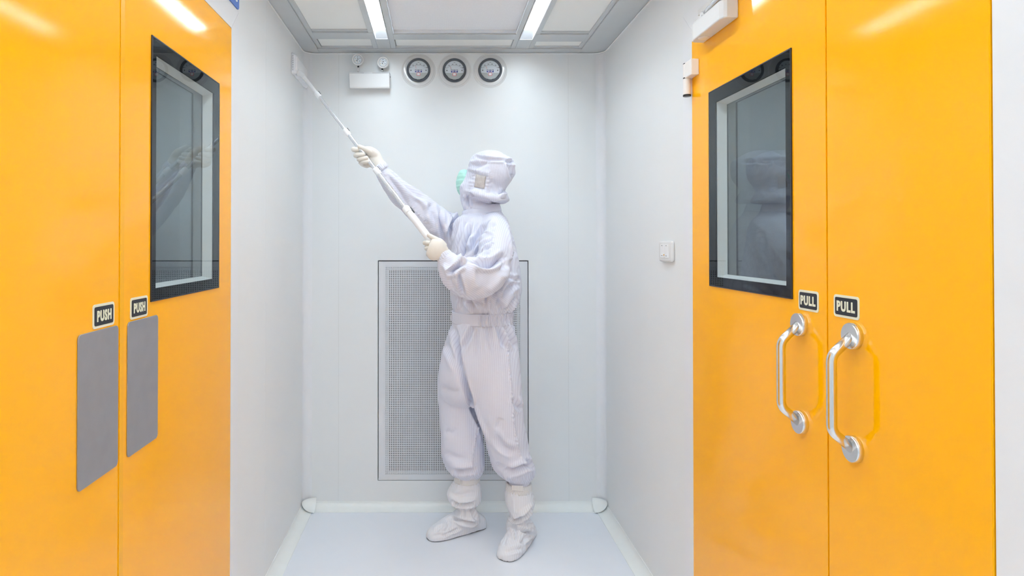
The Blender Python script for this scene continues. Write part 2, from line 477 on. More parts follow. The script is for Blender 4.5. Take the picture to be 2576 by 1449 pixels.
def ceiling_light(x0, x1, y1, label):
    t = thing('ceiling_light', ((x0 + x1) / 2, (YF + y1) / 2, ZC), label, 'ceiling light', 'recessed strip lights in the ceiling')
    mb = MB().box(x0, x0 + 0.003, YF + 0.01, y1, ZC - 0.002, ZC + 0.045).box(x1 - 0.003, x1, YF + 0.01, y1, ZC - 0.002, ZC + 0.045)
    mb.box(x0 + 0.003, x1 - 0.003, YF + 0.01, y1, ZC + 0.04, ZC + 0.045).box(x0 + 0.003, x1 - 0.003, y1 - 0.004, y1, ZC - 0.002, ZC + 0.04)
    obj('housing', mb, 'white', t)
    poly = [(x0 + 0.004, ZC + 0.039)] + [(x0 + 0.004 + (x1 - x0 - 0.008) * i / 8, ZC + 0.032 - 0.005 * math.sin(PI * i / 8)) for i in range(9)] + [(x1 - 0.004, ZC + 0.039)]
    mb = MB().prism(poly, (0, 0, 0), (1, 0, 0), (0, 0, 1), (0, 1, 0), YF + 0.02, y1 - 0.062)
    obj('diffuser', mb, 'diffuser', t)
    obj('end_cap', MB().add([(x, y, z) for x in (x0 + 0.003, x1 - 0.003) for y, z in ((y1 - 0.060, ZC + 0.039), (y1 - 0.060, ZC + 0.026), (y1 - 0.012, ZC + 0.004), (y1 - 0.004, ZC - 0.001), (y1 - 0.004, ZC + 0.039))], [(0, 1, 2, 3, 4), (9, 8, 7, 6, 5), (0, 5, 6, 1), (1, 6, 7, 2), (2, 7, 8, 3), (3, 8, 9, 4), (4, 9, 5, 0)]), 'alu', t)
    return t
ceiling_light(-0.292, -0.230, 3.030, 'long glowing strip light recessed above the emergency lamp')
ceiling_light(0.397, 0.462, 3.040, 'long glowing strip light recessed nearer the wall with the PULL door')

t = thing('air_filter_panel', (0.086, 1.5, ZC), 'perforated white air filter panel recessed between the two strip lights', 'air filter')
mb = MB().box(-0.198, 0.370, YF + 0.3, 2.955, ZC + 0.018, ZC + 0.024)
obj('perforated_face', mb, 'hepa', t)
mb = MB().box(-0.203, -0.198, YF + 0.3, 2.966, ZC + 0.002, ZC + 0.05).box(0.370, 0.3735, YF + 0.3, 2.966, ZC + 0.002, ZC + 0.05).box(-0.198, 0.370, 2.955, 2.966, ZC + 0.004, ZC + 0.05)
obj('filter_frame', mb, 'alu', t)
# ---------------------------------------------------------------- doors
def wf(side, u, z, n):
    """point on a side wall: u along the wall (away from camera), z up, n out into the room"""
    return (XL + n, u, z) if side == 'left' else (XR - n, u, z)
class WB(MB):
    def __init__(self, side):
        super().__init__(); self.s = side
    def wbox(self, u0, u1, z0, z1, n0, n1):
        a = wf(self.s, u0, z0, n0); b = wf(self.s, u1, z1, n1)
        return self.box(a[0], b[0], a[1], b[1], a[2], b[2])
    def wprism(self, poly, n0, n1):
        nn = (1, 0, 0) if self.s == 'left' else (-1, 0, 0)
        return self.prism(poly, wf(self.s, 0, 0, 0), (0, 1, 0), (0, 0, 1), nn, n0, n1)
    def ring(self, outer, inner, n0, n1):
        nn = (1, 0, 0) if self.s == 'left' else (-1, 0, 0)
        k = len(outer)
        o = np.array(wf(self.s, 0, 0, 0)); uy = np.array((0, 1, 0)); uz = np.array((0, 0, 1)); nv = np.array(nn)
        vs = [o + p[0] * uy + p[1] * uz + nv * d for d in (n0, n1) for lp in (outer, inner) for p in lp]
        fs = []
        for i in range(k):
            j = (i + 1) % k
            fs += [(i, j, k + j, k + i), (2 * k + i, 3 * k + i, 3 * k + j, 2 * k + j), (i, 2 * k + i, 2 * k + j, j), (k + i, k + j, 3 * k + j, 3 * k + i)]
        return self.add(vs, fs)

def rect(u0, u1, z0, z1): return [(u0, z0), (u1, z0), (u1, z1), (u0, z1)]
def sign(side, parent, u0, u1, z0, z1, word, plus):
    fo = 0.0035
    s = obj('sign_plate', WB(side).wprism(rrect(u0, u1, z0, z1, 0.007), fo - 0.001, fo + 0.0012), 'cream', parent)
    m = 0.0052
    ORG[s.name] = ORG[parent.name]
    obj('sign_field', WB(side).wprism(rrect(u0 + m, u1 - m, z0 + m, z1 - m, 0.004), fo + 0.001, fo + 0.0018), 'signblack', s)
    mb = MB()
    ux = (0, 1, 0) if side == 'left' else (0, -1, 0)
    nn = (1, 0, 0) if side == 'left' else (-1, 0, 0)
    put_text(mb, word, (z1 - z0) * 0.47, wf(side, (u0 + u1) / 2, (z0 + z1) / 2, fo + 0.0016), ux, (0, 0, 1), nn, sx=0.74 if word == 'PUSH' else 0.84, bold=0.045, depth=0.0008)
    obj('lettering', mb, 'cream', s)

def door_leaf(name, side, u0, u1, label, window=None):
    z0, z1 = 0.006, DZ - 0.003
    t = thing(name, wf(side, (u0 + u1) / 2, 0, 0), label, 'door', None, 'structure')
    mb = WB(side)
    T0, T1 = -0.045, 0.0035
    if window:
        a, b, c, d = window
        mb.ring(rect(u0, u1, z0, z1), rect(a, b, c, d), T0, T1)
    else:
        mb.wbox(u0, u1, z0, z1, T0, T1)
    obj('leaf_panel', mb, 'orange', t, bevel=0.0015)
    if window:
        m = 0.034
        i = (a + 0.024, b - 0.038, c + 0.026, d - 0.036)
        w = obj('window_border', WB(side).ring(rect(a - 0.002, b + 0.002, c - 0.002, d + 0.002), rect(*i), 0.0, 0.0042), 'border', t, label='black border printed round the door window')
        obj('window_bead', WB(side).ring(rect(a - 0.004, b + 0.004, c - 0.004, d + 0.004), rect(a - 0.001, b + 0.001, c - 0.001, d + 0.001), 0.002, 0.0068), 'black', t)
        # sloped white reveal
        k = 0.008; dp = -0.028
        o1 = rect(*i); o2 = rect(i[0] + k, i[1] - k, i[2] + k, i[3] - k)
        mb = WB(side)
        vs = [np.array(wf(side, p[0], p[1], -0.001)) for p in o1] + [np.array(wf(side, p[0], p[1], dp)) for p in o2] + [np.array(wf(side, p[0], p[1], dp)) for p in rect(i[0] - .01, i[1] + .01, i[2] - .01, i[3] + .01)] + [np.array(wf(side, p[0], p[1], -0.001)) for p in rect(i[0] - .01, i[1] + .01, i[2] - .01, i[3] + .01)]
        fs = []
        for q in range(4):
            r = (q + 1) % 4
            for l in range(4):
                n2 = (l + 1) % 4
                fs.append((l * 4 + q, l * 4 + r, n2 * 4 + r, n2 * 4 + q))
        mb.add(vs, fs)
        obj('window_reveal', mb, 'reveal', t, label='white bevelled lining inside the door window')
        obj('window_pane', WB(side).wbox(a - 0.0005, b + 0.0005, c - 0.0005, d + 0.0005, 0.0044, 0.0066), 'glass', t)
        obj('window_pane', WB(side).wbox(i[0] - 0.009, i[1] + 0.009, i[2] - 0.009, i[3] + 0.009, dp - 0.006, dp - 0.002), 'glass2', t)
    return t

SEAM_L, SEAM_R = 1.371, 1.394
W_L = (1.503, 1.962, 1.222, 1.845)
W_R = (1.531, 1.985, 1.226, 1.823)
dl1 = door_leaf('door_1', 'left', SEAM_L + 0.002, D1L - 0.003, 'wide orange door leaf with black framed window and a PUSH sign', W_L)
dl2 = door_leaf('door_2', 'left', D0L + 0.003, SEAM_L - 0.002, 'narrow orange door leaf with PUSH sign and no window')
dr1 = door_leaf('door_3', 'right', SEAM_R + 0.002, D1R - 0.003, 'wide orange door leaf with window, door closer and a PULL sign', W_R)
dr2 = door_leaf('door_4', 'right', 0.981, SEAM_R - 0.002, 'narrow orange door leaf with PULL sign and no window')
obj('astragal', WB('left').wbox(1.353, 1.3705, 0.006, DZ - 0.003, 0.0036, 0.0052), 'orange_dk', dl2, bevel=0.0006)
for d, u0, u1 in ((dl1, 1.387, 1.537), (dl2, 1.195, 1.3455)):
    obj('push_plate', WB('left').wprism(rrect(u0, u1, 0.889, 1.184, 0.010), 0.0036, 0.0066), 'plate', d, bevel=0.0008)
for d, u0, u1 in ((dl1, 1.401, 1.484), (dl2, 1.248, 1.331)):
    sign('left', d, u0, u1, 1.1875, 1.2355, 'PUSH', 1)
for d, u0, u1 in ((dr1, 1.424, 1.502), (dr2, 1.287, 1.369)):
    sign('right', d, u0, u1, 1.2005, 1.2475, 'PULL', 1)
def pull_handle(d, u, z0, z1):
    st, r = 0.052, 0.0098
    h = obj('pull_handle', MB().tube(fillet([wf('right', u, z1, 0.010), wf('right', u, z1 - 0.040, st), wf('right', u, z0 + 0.036, st), wf('right', u, z0, 0.010)], 0.014), r, 28), 'steel', d, smooth=True)
    ORG[h.name] = ORG[d.name]
    for z in (z0, z1):
        prof = [(0.0265, 0.0), (0.0270, 0.001), (0.0270, 0.011), (0.0258, 0.0128), (0.0, 0.0128)]
        obj('rosette', MB().lathe([(r_, h_ + 0.0032) for r_, h_ in prof], wf('right', u, z, 0), (-1, 0, 0), 56), 'steel', h, auto=50)
def fillet(pts, r, n=7):
    pts = [np.array(p, float) for p in pts]
    out = [pts[0]]
    for a, b, c in zip(pts, pts[1:], pts[2:]):
        u = (a - b) / np.linalg.norm(a - b); w = (c - b) / np.linalg.norm(c - b)
        p0 = b + u * r; p2 = b + w * r
        for i in range(n + 1):
            t = i / n
            out.append(p0 * (1 - t) ** 2 + b * 2 * t * (1 - t) + p2 * t * t)
    out.append(pts[-1])
    return out
pull_handle(dr1, 1.492, 0.938, 1.166)
pull_handle(dr2, 1.302, 0.937, 1.167)

# hinge on the far edge of the right door
hy = D1R - 0.002
def hub(mb, z0, z1, r): return mb.lathe([(r - 0.0008, 0), (r, 0.0008), (r, z1 - z0 - 0.0008), (r - 0.0008, z1 - z0)], wf('right', hy, z0, 0.020), (0, 0, 1), 36)
hg = obj('hinge', hub(MB(), 1.909, 1.954, 0.0125), 'warm_plastic', dr1, auto=40)
ORG[hg.name] = ORG[dr1.name]
obj('hinge_barrel', hub(MB(), 1.852, 1.905, 0.0128), 'warm_plastic', hg, auto=40)
obj('hinge_block', WB('right').wprism(rrect(2.066, hy - 0.004, 1.905, 1.957, 0.003), 0.0036, 0.030), 'warm_plastic', hg, bevel=0.003)
mb = MB(); hub(mb, 1.846, 1.852, 0.0130); hub(mb, 1.904, 1.9095, 0.0122); hub(mb, 1.9535, 1.957, 0.0122)
obj('hinge_cap', mb, 'black', hg, auto=40)
obj('hinge_mount', WB('right').wbox(hy - 0.002, hy + 0.004, 1.852, 1.905, 0.002, 0.021), 'frame', hg)

# door closer
c = obj('door_closer', MB().prism([(1.795, 0.0035), (1.795, 0.036), (1.800, 0.044), (1.815, 0.050), (2.000, 0.050), (2.018, 0.047), (2.026, 0.038), (2.030, 0.0035)], wf('right', 0, 0, 0), (0, 1, 0), (-1, 0, 0), (0, 0, 1), 1.995, 2.050), 'white_plastic', dr1, bevel=0.004, label='white box of the door closer')
ORG[c.name] = ORG[dr1.name]
obj('closer_cap', MB().lathe([(0.0175, 0.0), (0.0175, -0.002), (0.0155, -0.0034), (0.0, -0.0034)], wf('right', 1.975, 1.9955, 0.026), (0, 0, 1), 40), 'warm_plastic', c, auto=40)
obj('closer_spindle', MB().lathe([(0.013, 0.0), (0.013, 0.020), (0.010, 0.022), (0.0, 0.022)], wf('right', 1.965, 2.049, 0.030), (0, 0, 1), 32).box(XR - 0.044, XR - 0.014, 1.952, 2.000, 2.050, 2.058), 'white_plastic', c, auto=40)
obj('closer_arm', MB().tube(fillet([wf('right', 1.965, 2.066, 0.030), wf('right', 1.90, 2.068, 0.036), wf('right', 1.70, 2.080, 0.042), wf('right', 1.62, 2.086, 0.030)], 0.03), 0.0065, 14), 'alu', c, smooth=True)
obj('slide_rail', WB('right').wbox(1.56, 2.032, 2.083, 2.102, 0.0025, 0.022), 'white_plastic', c, bevel=0.002, label='slide rail fixed over the door')

# ---------------------------------------------------------------- things on the walls
t = thing('wall_sign', wf('left', 2.08, 2.15, 0), 'blue sign with rounded corner above the door with the PUSH signs', 'sign')
s1 = 2.166
obj('sign_board', WB('left').wprism(rrect(1.82, s1, 2.1495, 2.310, 0.012), 0.0, 0.004), 'blue', t)
obj('sign_pictogram', WB('left').wprism([(1.95, 2.29), (2.146, 2.29), (2.146, 2.172), (2.137, 2.168), (2.125, 2.172), (2.07, 2.205), (1.95, 2.205)], 0.0038, 0.0048), 'white', t)

t = thing('light_switch', wf('right', 2.356, 1.287, 0), 'white double rocker light switch on the right wall beside the door frame', 'switch')
s = obj('switch_plate', WB('right').wprism(rrect(2.292, 2.421, 1.286, 1.363, 0.010), 0.0, 0.014), 'white_plastic', t, bevel=0.006)
for i, u in enumerate((2.334, 2.378)):
    r_ = obj('rocker', WB('right').wprism(rrect(u - 0.0185, u + 0.0185, 1.300, 1.349, 0.003), 0.012, 0.0165), 'white', t, bevel=0.0012)
    ORG[r_.name] = ORG[t.name]
    for za in (1.3445, 1.3068):
        obj('rocker_mark', WB('right').wbox(u - 0.006, u + 0.006, za, za + 0.0017, 0.0158, 0.0170), 'ink', r_)
mb = WB('right').wbox(2.3585, 2.361, 1.308, 1.314, 0.0138, 0.0172)
obj('indicator', mb, 'amber', t)

# return air grille
t = thing('vent_grille', ((VX0 + VX1) / 2, YB, VZ0), 'tall perforated metal return air vent set in the end wall behind the person', 'vent')
PX0, PX1, PZ0, PZ1 = -0.262, 0.433, 0.172, 1.228
mb = MB()
def yring(mb, o, i, y0, y1):
    k = 4
    R = lambda r, y: [(r[0], y, r[2]), (r[1], y, r[2]), (r[1], y, r[3]), (r[0], y, r[3])]
    vs = R(o, y0) + R(i, y0) + R(o, y1) + R(i, y1)
    fs = []
    for a in range(4):
        b = (a + 1) % 4
        fs += [(a, b, 4 + b, 4 + a), (8 + a, 12 + a, 12 + b, 8 + b), (a, 8 + a, 8 + b, b), (4 + a, 4 + b, 12 + b, 12 + a)]
    return mb.add(vs, fs)
pitch = 0.00922
nx = round((PX1 - PX0) / pitch); nz = round((PZ1 - PZ0) / pitch)
PX1 = PX0 + nx * pitch; PZ1 = PZ0 + nz * pitch
yring(mb, (VX0 + 0.0012, VX1 - 0.0015, VZ0 + 0.001, VZ1 - 0.001), (PX0, PX1, PZ0, PZ1), YB - 0.001, YB + 0.004)
obj('vent_frame', mb, 'vent', t)
vs = []; fs = []
K = 16
rim = []
for k in range(K):
    a = 2 * PI * k / K
    cx, cz = math.cos(a), math.sin(a)
    m_ = max(abs(cx), abs(cz))
    rim.append((cx / m_ * 0.5, cz / m_ * 0.5, cx, cz))
hr = 0.0026
for i in range(nx):
    for j in range(nz):
        x = PX0 + (i + 0.5) * pitch; z = PZ0 + (j + 0.5) * pitch; o = len(vs)
        for q in rim: vs.append((x + q[0] * pitch, YB, z + q[1] * pitch))
        for q in rim: vs.append((x + q[2] * hr, YB, z + q[3] * hr))
        for q in rim: vs.append((x + q[2] * hr, YB + 0.0015, z + q[3] * hr))
        for k in range(K):
            l = (k + 1) % K
            fs.append((o + k, o + l, o + K + l, o + K + k)); fs.append((o + K + k, o + K + l, o + 2 * K + l, o + 2 * K + k))
mb = MB(); mb.v = vs; mb.f = fs
obj('perforated_panel', mb, 'vent', t, fix=False)
mb = MB()
yring(mb, (PX0 - 0.01, PX1 + 0.01, PZ0 - 0.01, PZ1 + 0.01), (PX0 + 2 * pitch, PX1 - 2 * pitch, PZ0 + 2 * pitch, PZ1 - 2 * pitch), YB + 0.0035, YB + 0.007)
obj('duct_flange', mb, 'ductgrey', t)
mb = MB().box(VX0, VX1, YB + 0.12, YB + 0.125, VZ0, VZ1)
mb.box(VX0, VX0 + 0.004, YB + 0.02, YB + 0.12, VZ0, VZ1).box(VX1 - 0.004, VX1, YB + 0.02, YB + 0.12, VZ0, VZ1).box(VX0, VX1, YB + 0.02, YB + 0.12, VZ0, VZ0 + 0.004).box(VX0, VX1, YB + 0.02, YB + 0.12, VZ1 - 0.004, VZ1)
obj('duct', mb, 'dark', t)

# pressure gauges
FX, FZ, FN = (1, 0, 0), (0, 0, 1), (0, -1, 0)
def gauge(x, z, ang, label):
    t = thing('pressure_gauge', (x, YB, z), label, 'gauge', 'pressure gauges in a row under the ceiling')
    o = (x, YB, z)
    # moulded acrylic cover ring
    obj('cover_ring', MB().lathe([(0.0875, 0.0), (0.0872, 0.002), (0.081, 0.0034), (0.0795, 0.0026), (0.0785, 0.004), (0.066, 0.0062), (0.061, 0.006)], o, FN, 72), 'clear', t, auto=25)
    obj('bezel', MB().lathe([(0.0608, 0.0), (0.0608, 0.016), (0.0590, 0.0185), (0.0520, 0.0185), (0.0495, 0.0165), (0.0495, 0.008)], o, FN, 72), 'bezel', t, auto=40)
    dial = [(0.0497 * math.cos(a), 0.0497 * math.sin(a)) for a in [(-20 + 220 * i / 60) * PI / 180 for i in range(61)]]
    dial = [(px_, pz_) for px_, pz_ in dial] + [(-0.0235, -0.0438), (0.0235, -0.0438)]
    d = obj('dial', MB().prism(dial, o, FX, FZ, FN, 0.007, 0.0095), 'dial', t)
    ORG[d.name] = ORG[t.name]
    obj('dial_back', MB().lathe([(0.0500, 0.004), (0.0500, 0.0068), (0.0, 0.0068)], o, FN, 48), 'black', t)
    low = [(-0.0475, -0.0135), (-0.0460, -0.0182), (-0.0232, -0.0434), (0.0232, -0.0434), (0.0460, -0.0182), (0.0475, -0.0135), (0.0145, -0.0135), (0.0145, -0.016), (-0.0145, -0.016), (-0.0145, -0.0135)]
    obj('lower_plate', MB().prism(low, o, FX, FZ, FN, 0.0095, 0.0100), 'dialgrey', d)
    mb = MB()
    C = (0, -0.030)  # pivot of the needle arc
    Ra = 0.0565
    for i in range(11):
        a = math.radians(44.4 * (1 - 2 * i / 10))
        u, w = C[0] - math.sin(a) * Ra, C[1] + math.cos(a) * Ra
        du, dw = -math.sin(a), math.cos(a); l = 0.0035 if i % 2 == 0 else 0.0022
        pu, pw = math.cos(a) * 0.00035, math.sin(a) * 0.00035
        mb.prism([(u - pu, w - pw), (u + pu, w + pw), (u + pu + du * l, w + pw + dw * l), (u - pu + du * l, w - pw + dw * l)], o, FX, FZ, FN, 0.0095, 0.0099)
    arc = [(C[0] - math.sin(math.radians(a)) * Ra, C[1] + math.cos(math.radians(a)) * Ra) for a in np.linspace(44.4, -44.4, 25)]
    arc2 = [(C[0] - math.sin(math.radians(a)) * (Ra - 0.0006), C[1] + math.cos(math.radians(a)) * (Ra - 0.0006)) for a in np.linspace(-44.4, 44.4, 25)]
    mb.prism(arc + arc2, o, FX, FZ, FN, 0.0095, 0.0099)
    for i, s_ in enumerate(('0', '100', '200', '300', '400', '500')):
        a = math.radians(44.4 * (1 - 2 * i / 5)); R_ = Ra + 0.0055
        put_text(mb, s_, 0.0042, (x + C[0] - math.sin(a) * R_, YB - 0.0095, z + C[1] + math.cos(a) * R_), FX, FZ, FN, sx=0.95, bold=0.03, depth=0.0004)
    mb.prism(rect(-0.0045, 0.0045, 0.0395, 0.0407), o, FX, FZ, FN, 0.0095, 0.0099)
    for q in range(12):     # the fine printed line under the needle
        if q in (3, 8): continue
        mb.prism(rect(-0.0185 + q * 0.0031, -0.0185 + q * 0.0031 + 0.0023, 0.0022, 0.0042), o, FX, FZ, FN, 0.0095, 0.0098)
    obj('scale', mb, 'ink', d)
    for sx_ in (-1, 1):
        obj('dial_screw', MB().lathe([(0.0026, 0.0), (0.0026, 0.0022), (0.0, 0.0028)], (x + sx_ * 0.0385, YB - 0.0095, z - 0.0005), FN, 16), 'ink', d)
    a = math.radians(ang)
    mb = MB()
    e = [(C[0] - math.sin(a) * r_, C[1] + math.cos(a) * r_) for r_ in (0.0405, 0.0552)]
    pu, pw = math.cos(a) * 0.0005, math.sin(a) * 0.0005
    mb.prism([(e[0][0] - pu, e[0][1] - pw), (e[0][0] + pu, e[0][1] + pw), (e[1][0] + pu * .8, e[1][1] + pw * .8), (e[1][0] - pu * .8, e[1][1] - pw * .8)], o, FX, FZ, FN, 0.0112, 0.0118)
    obj('needle', mb, 'red', t)
    l = obj('name_label', MB().prism(rect(-0.0175, 0.0175, -0.0105, 0.0), o, FX, FZ, FN, 0.0096, 0.0102), 'navy', d)
    mb = MB()
    for row, (n_, zz) in enumerate(((9, -0.0044), (7, -0.0088))):
        for q in range(n_):
            if (row == 0 and q == 4) or (row == 1 and q == 3): continue
            x0 = -n_ * 0.0017 + q * 0.0034
            mb.prism(rect(x0, x0 + 0.0026, zz, zz + 0.0030), o, FX, FZ, FN, 0.0100, 0.0104)
    obj('label_print', mb, 'white', d)
    obj('calibration_sticker', MB().prism(rrect(-0.0092, 0.0092, -0.0285, -0.0125, 0.001, 3), o, FX, FZ, FN, 0.0100, 0.0106), 'pinkred', d)
    obj('sticker_field', MB().prism(rect(-0.0070, 0.0070, -0.0265, -0.0145), o, FX, FZ, FN, 0.0104, 0.0109), 'white', d)
    mb = MB().prism([(-0.014, -0.0435), (-0.012, -0.036), (-0.005, -0.033), (0.005, -0.033), (0.012, -0.036), (0.014, -0.0435), (0.006, -0.0485), (-0.006, -0.0485)], o, FX, FZ, FN, 0.0098, 0.0125)
    mb.lathe([(0.0022, 0.0), (0.0022, 0.003), (0, 0.003)], (x, YB - 0.012, z - 0.046), FN, 12)
    obj('pivot_block', mb, 'dialgrey', t)
gauge(-0.092, 2.2375, 16.5, 'pressure gauge nearest the emergency lamp, in a round grey bezel')
gauge(0.092, 2.2365, 23.9, 'pressure gauge in the middle of the row of three gauges')
gauge(0.275, 2.2375, 23.8, 'pressure gauge farthest from the emergency lamp in the row of three')

# emergency lamp
t = thing('emergency_light', (-0.346, YB, 2.147), 'white twin-headed emergency lamp box mounted high on the end wall', 'emergency light')
bx0, bx1, bz0, bz1 = -0.442, -0.238, 2.146, 2.2185
by = YB - 0.056
prof = [(YB, 2.146), (by + 0.006, 2.1335), (by + 0.0015, 2.1355), (by, 2.141), (by, 2.2075), (by + 0.012, 2.2185), (YB, 2.2185)]
mb = MB(); k = len(prof)
def bxx(z, s_): return bx0 + 0.004 * (2.2185 - z) / 0.085 if s_ < 0 else bx1 + 0.002 + 0.0 * z
vs = [(bxx(p[1], -1) + (0.006 if p[0] > by + 0.02 else 0), p[0], p[1]) for p in prof] + [(bxx(p[1], 1), p[0], p[1]) for p in prof]
mb.add(vs, [tuple(range(k)), tuple(range(2 * k - 1, k - 1, -1))] + [(q, k + q, k + (q + 1) % k, (q + 1) % k) for q in range(k)])
obj('lamp_box', mb, 'white_plastic', t, bevel=0.002)
bz1 = 2.2185
lx = -0.366
q1, q2 = np.array((lx, by + 0.0012, 2.2085)), np.array((lx, by + 0.0108, 2.2175)); off_ = np.array((0, -0.0004, 0.0004)); wd = np.array((0.042, 0, 0))
mb = MB().add([q1 + off_, q1 + wd + off_, q2 + wd + off_, q2 + off_, q1 - off_, q1 + wd - off_, q2 + wd - off_, q2 - off_], [(0, 1, 2, 3), (7, 6, 5, 4), (0, 4, 5, 1), (1, 5, 6, 2), (2, 6, 7, 3), (3, 7, 4, 0)])
obj('rating_label', mb, 'white', t)
for (hx, hz, nrm, sx_, ring_) in ((-0.3990, 2.2815, (0.05, -1, -0.10), -0.3975, 'white_plastic'), (-0.2705, 2.2675, (-0.08, -1, -0.04), -0.2755, 'clear')):
    hy_ = by + 0.010
    n = np.array(nrm); n = n / np.linalg.norm(n)
    h = obj('lamp_head', MB().lathe([(0.012, -0.030), (0.024, -0.022), (0.0298, -0.006), (0.0302, 0.0), (0.0285, 0.0030), (0.0215, 0.0015), (0.0205, 0.0)], (hx, hy_, hz), n, 48), ring_, t, auto=50)
    ORG[h.name] = ORG[t.name]
    obj('lens', MB().lathe([(0.0203, -0.004), (0.0203, 0.0006), (0.0, 0.0016)], (hx, hy_, hz), n, 40), 'dial', h)
    obj('lens_rim', MB().lathe([(0.0196, 0.0), (0.0206, 0.0016), (0.0214, 0.0)], (hx, hy_, hz), n, 40), 'bezel', h, smooth=True)
    mb = MB(); mk = MB()
    for q, (du, dw) in enumerate(((0.0, 0.013), (-0.011, 0.006), (0.012, 0.007), (-0.012, -0.007), (0.011, -0.008), (0.0, -0.013))):
        (mb if q % 2 else mk).lathe([(0.0019, 0.0), (0.0019, 0.0014), (0.0, 0.0018)], np.array((hx + du, hy_, hz + dw)) + n * 0.001, n, 10)
    mk.box(hx - 0.0025, hx + 0.0045, hy_ - 0.0030, hy_ - 0.0006, hz + 0.001, hz + 0.004).box(hx - 0.005, hx - 0.001, hy_ - 0.003, hy_ - 0.0006, hz - 0.008, hz - 0.003)
    obj('led', mb, 'amber', h); obj('lens_fixing', mk, 'bezel', h)
    obj('lamp_stem', MB().tube([(sx_, hy_ + 0.014, bz1 - 0.002), (sx_, hy_ + 0.014, hz - 0.022)], 0.0042, 20), 'chrome', t, smooth=True)
    obj('stem_joint', MB().tube([(sx_, hy_ + 0.014, hz - 0.035), (sx_ + 0.001, hy_ + 0.010, hz - 0.026), (hx, hy_ + 0.006, hz - 0.02)], 0.0048, 14), 'black', t, smooth=True)
obj('test_button', MB().lathe([(0.004, 0.0), (0.004, 0.003), (0.0, 0.0034)], (bx1 + 0.001, by + 0.03, bz1 - 0.02), (1, 0, 0), 16), 'bezel', t)
# ---------------------------------------------------------------- cloth and body tools
CAMP = np.array((0, 0, CAM_H))
def catmull(sp, n):
    sp = np.array(sp, float); k = len(sp)
    if k == 2:
        return np.array([sp[0] * (1 - t) + sp[1] * t for t in np.linspace(0, 1, n + 1)])
    out = []
    for i in range(k - 1):
        p0 = sp[i - 1] if i > 0 else 2 * sp[0] - sp[1]
        p1, p2 = sp[i], sp[i + 1]
        p3 = sp[i + 2] if i + 2 < k else 2 * sp[-1] - sp[-2]
        for j in range(n):
            t = j / n
            out.append(0.5 * ((2 * p1) + (-p0 + p2) * t + (2 * p0 - 5 * p1 + 4 * p2 - p3) * t * t + (-p0 + 3 * p1 - 3 * p2 + p3) * t ** 3))
    out.append(sp[-1])
    return np.array(out)

def rows(spec):
    """(py, left px, right px, Y, depth radius m) rows of an upright form -> ring list"""
    out = []
    for py, l, r, Y, rd in spec:
        c = P((l + r) / 2, py, Y)
        out.append((*c, (r - l) / 2 * Y / F_PX, rd))
    return out
def spine(spec):
    """(px, py, Y, half width px, depth radius m) along a limb -> ring list"""
    return [(*P(px, py, Y), hw * Y / F_PX, rd) for px, py, Y, hw, rd in spec]

def loft(rings, sub=6, seg=40, flat=False, sq=2.0, cap=True, scale=1.0):
    R = catmull(rings, sub)
    n = len(R); C = R[:, :3]
    vs = []
    for i in range(n):
        t = C[min(i + 1, n - 1)] - C[max(i - 1, 0)]
        t = t / (np.linalg.norm(t) + 1e-9)
        v = C[i] - CAMP; v /= np.linalg.norm(v)
        if flat:
            a = np.array((1., 0, 0)); b = np.array((0, 1., 0))
        else:
            a = np.cross(t, v); a /= np.linalg.norm(a) + 1e-9
            b = np.cross(a, t)
        ra, rb = max(R[i, 3], 0.001) * scale, max(R[i, 4], 0.001) * scale
        for k in range(seg):
            an = 2 * PI * k / seg
            ca, sa = math.cos(an), math.sin(an)
            if sq != 2.0:
                ca = math.copysign(abs(ca) ** (2 / sq), ca); sa = math.copysign(abs(sa) ** (2 / sq), sa)
            vs.append(C[i] + a * ra * ca + b * rb * sa)
    fs = [(j * seg + i, j * seg + (i + 1) % seg, (j + 1) * seg + (i + 1) % seg, (j + 1) * seg + i) for j in range(n - 1) for i in range(seg)]
    if cap:
        fs += [tuple(range(seg - 1, -1, -1)), tuple((n - 1) * seg + i for i in range(seg))]
    return vs, fs
def blob(c, r, seg=28, ringn=18, rot=None):
    c = np.array(c, float); vs = []; fs = []
    for i in range(1, ringn):
        th = PI * i / ringn
        for k in range(seg):
            a = 2 * PI * k / seg
            p = np.array((r[0] * math.sin(th) * math.cos(a), r[1] * math.sin(th) * math.sin(a), r[2] * math.cos(th)))
            if rot is not None: p = rot @ p
            vs.append(c + p)
    top = np.array((0, 0, r[2])); bot = -top
    if rot is not None: top, bot = rot @ top, rot @ bot
    for j in range(ringn - 2):
        for i in range(seg):
            fs.append((j * seg + i, j * seg + (i + 1) % seg, (j + 1) * seg + (i + 1) % seg, (j + 1) * seg + i))
    o = len(vs); vs += [c + top, c + bot]
    for i in range(seg):
        fs.append((o, (i + 1) % seg, i)); fs.append((o + 1, (ringn - 2) * seg + i, (ringn - 2) * seg + (i + 1) % seg))
    return vs, fs

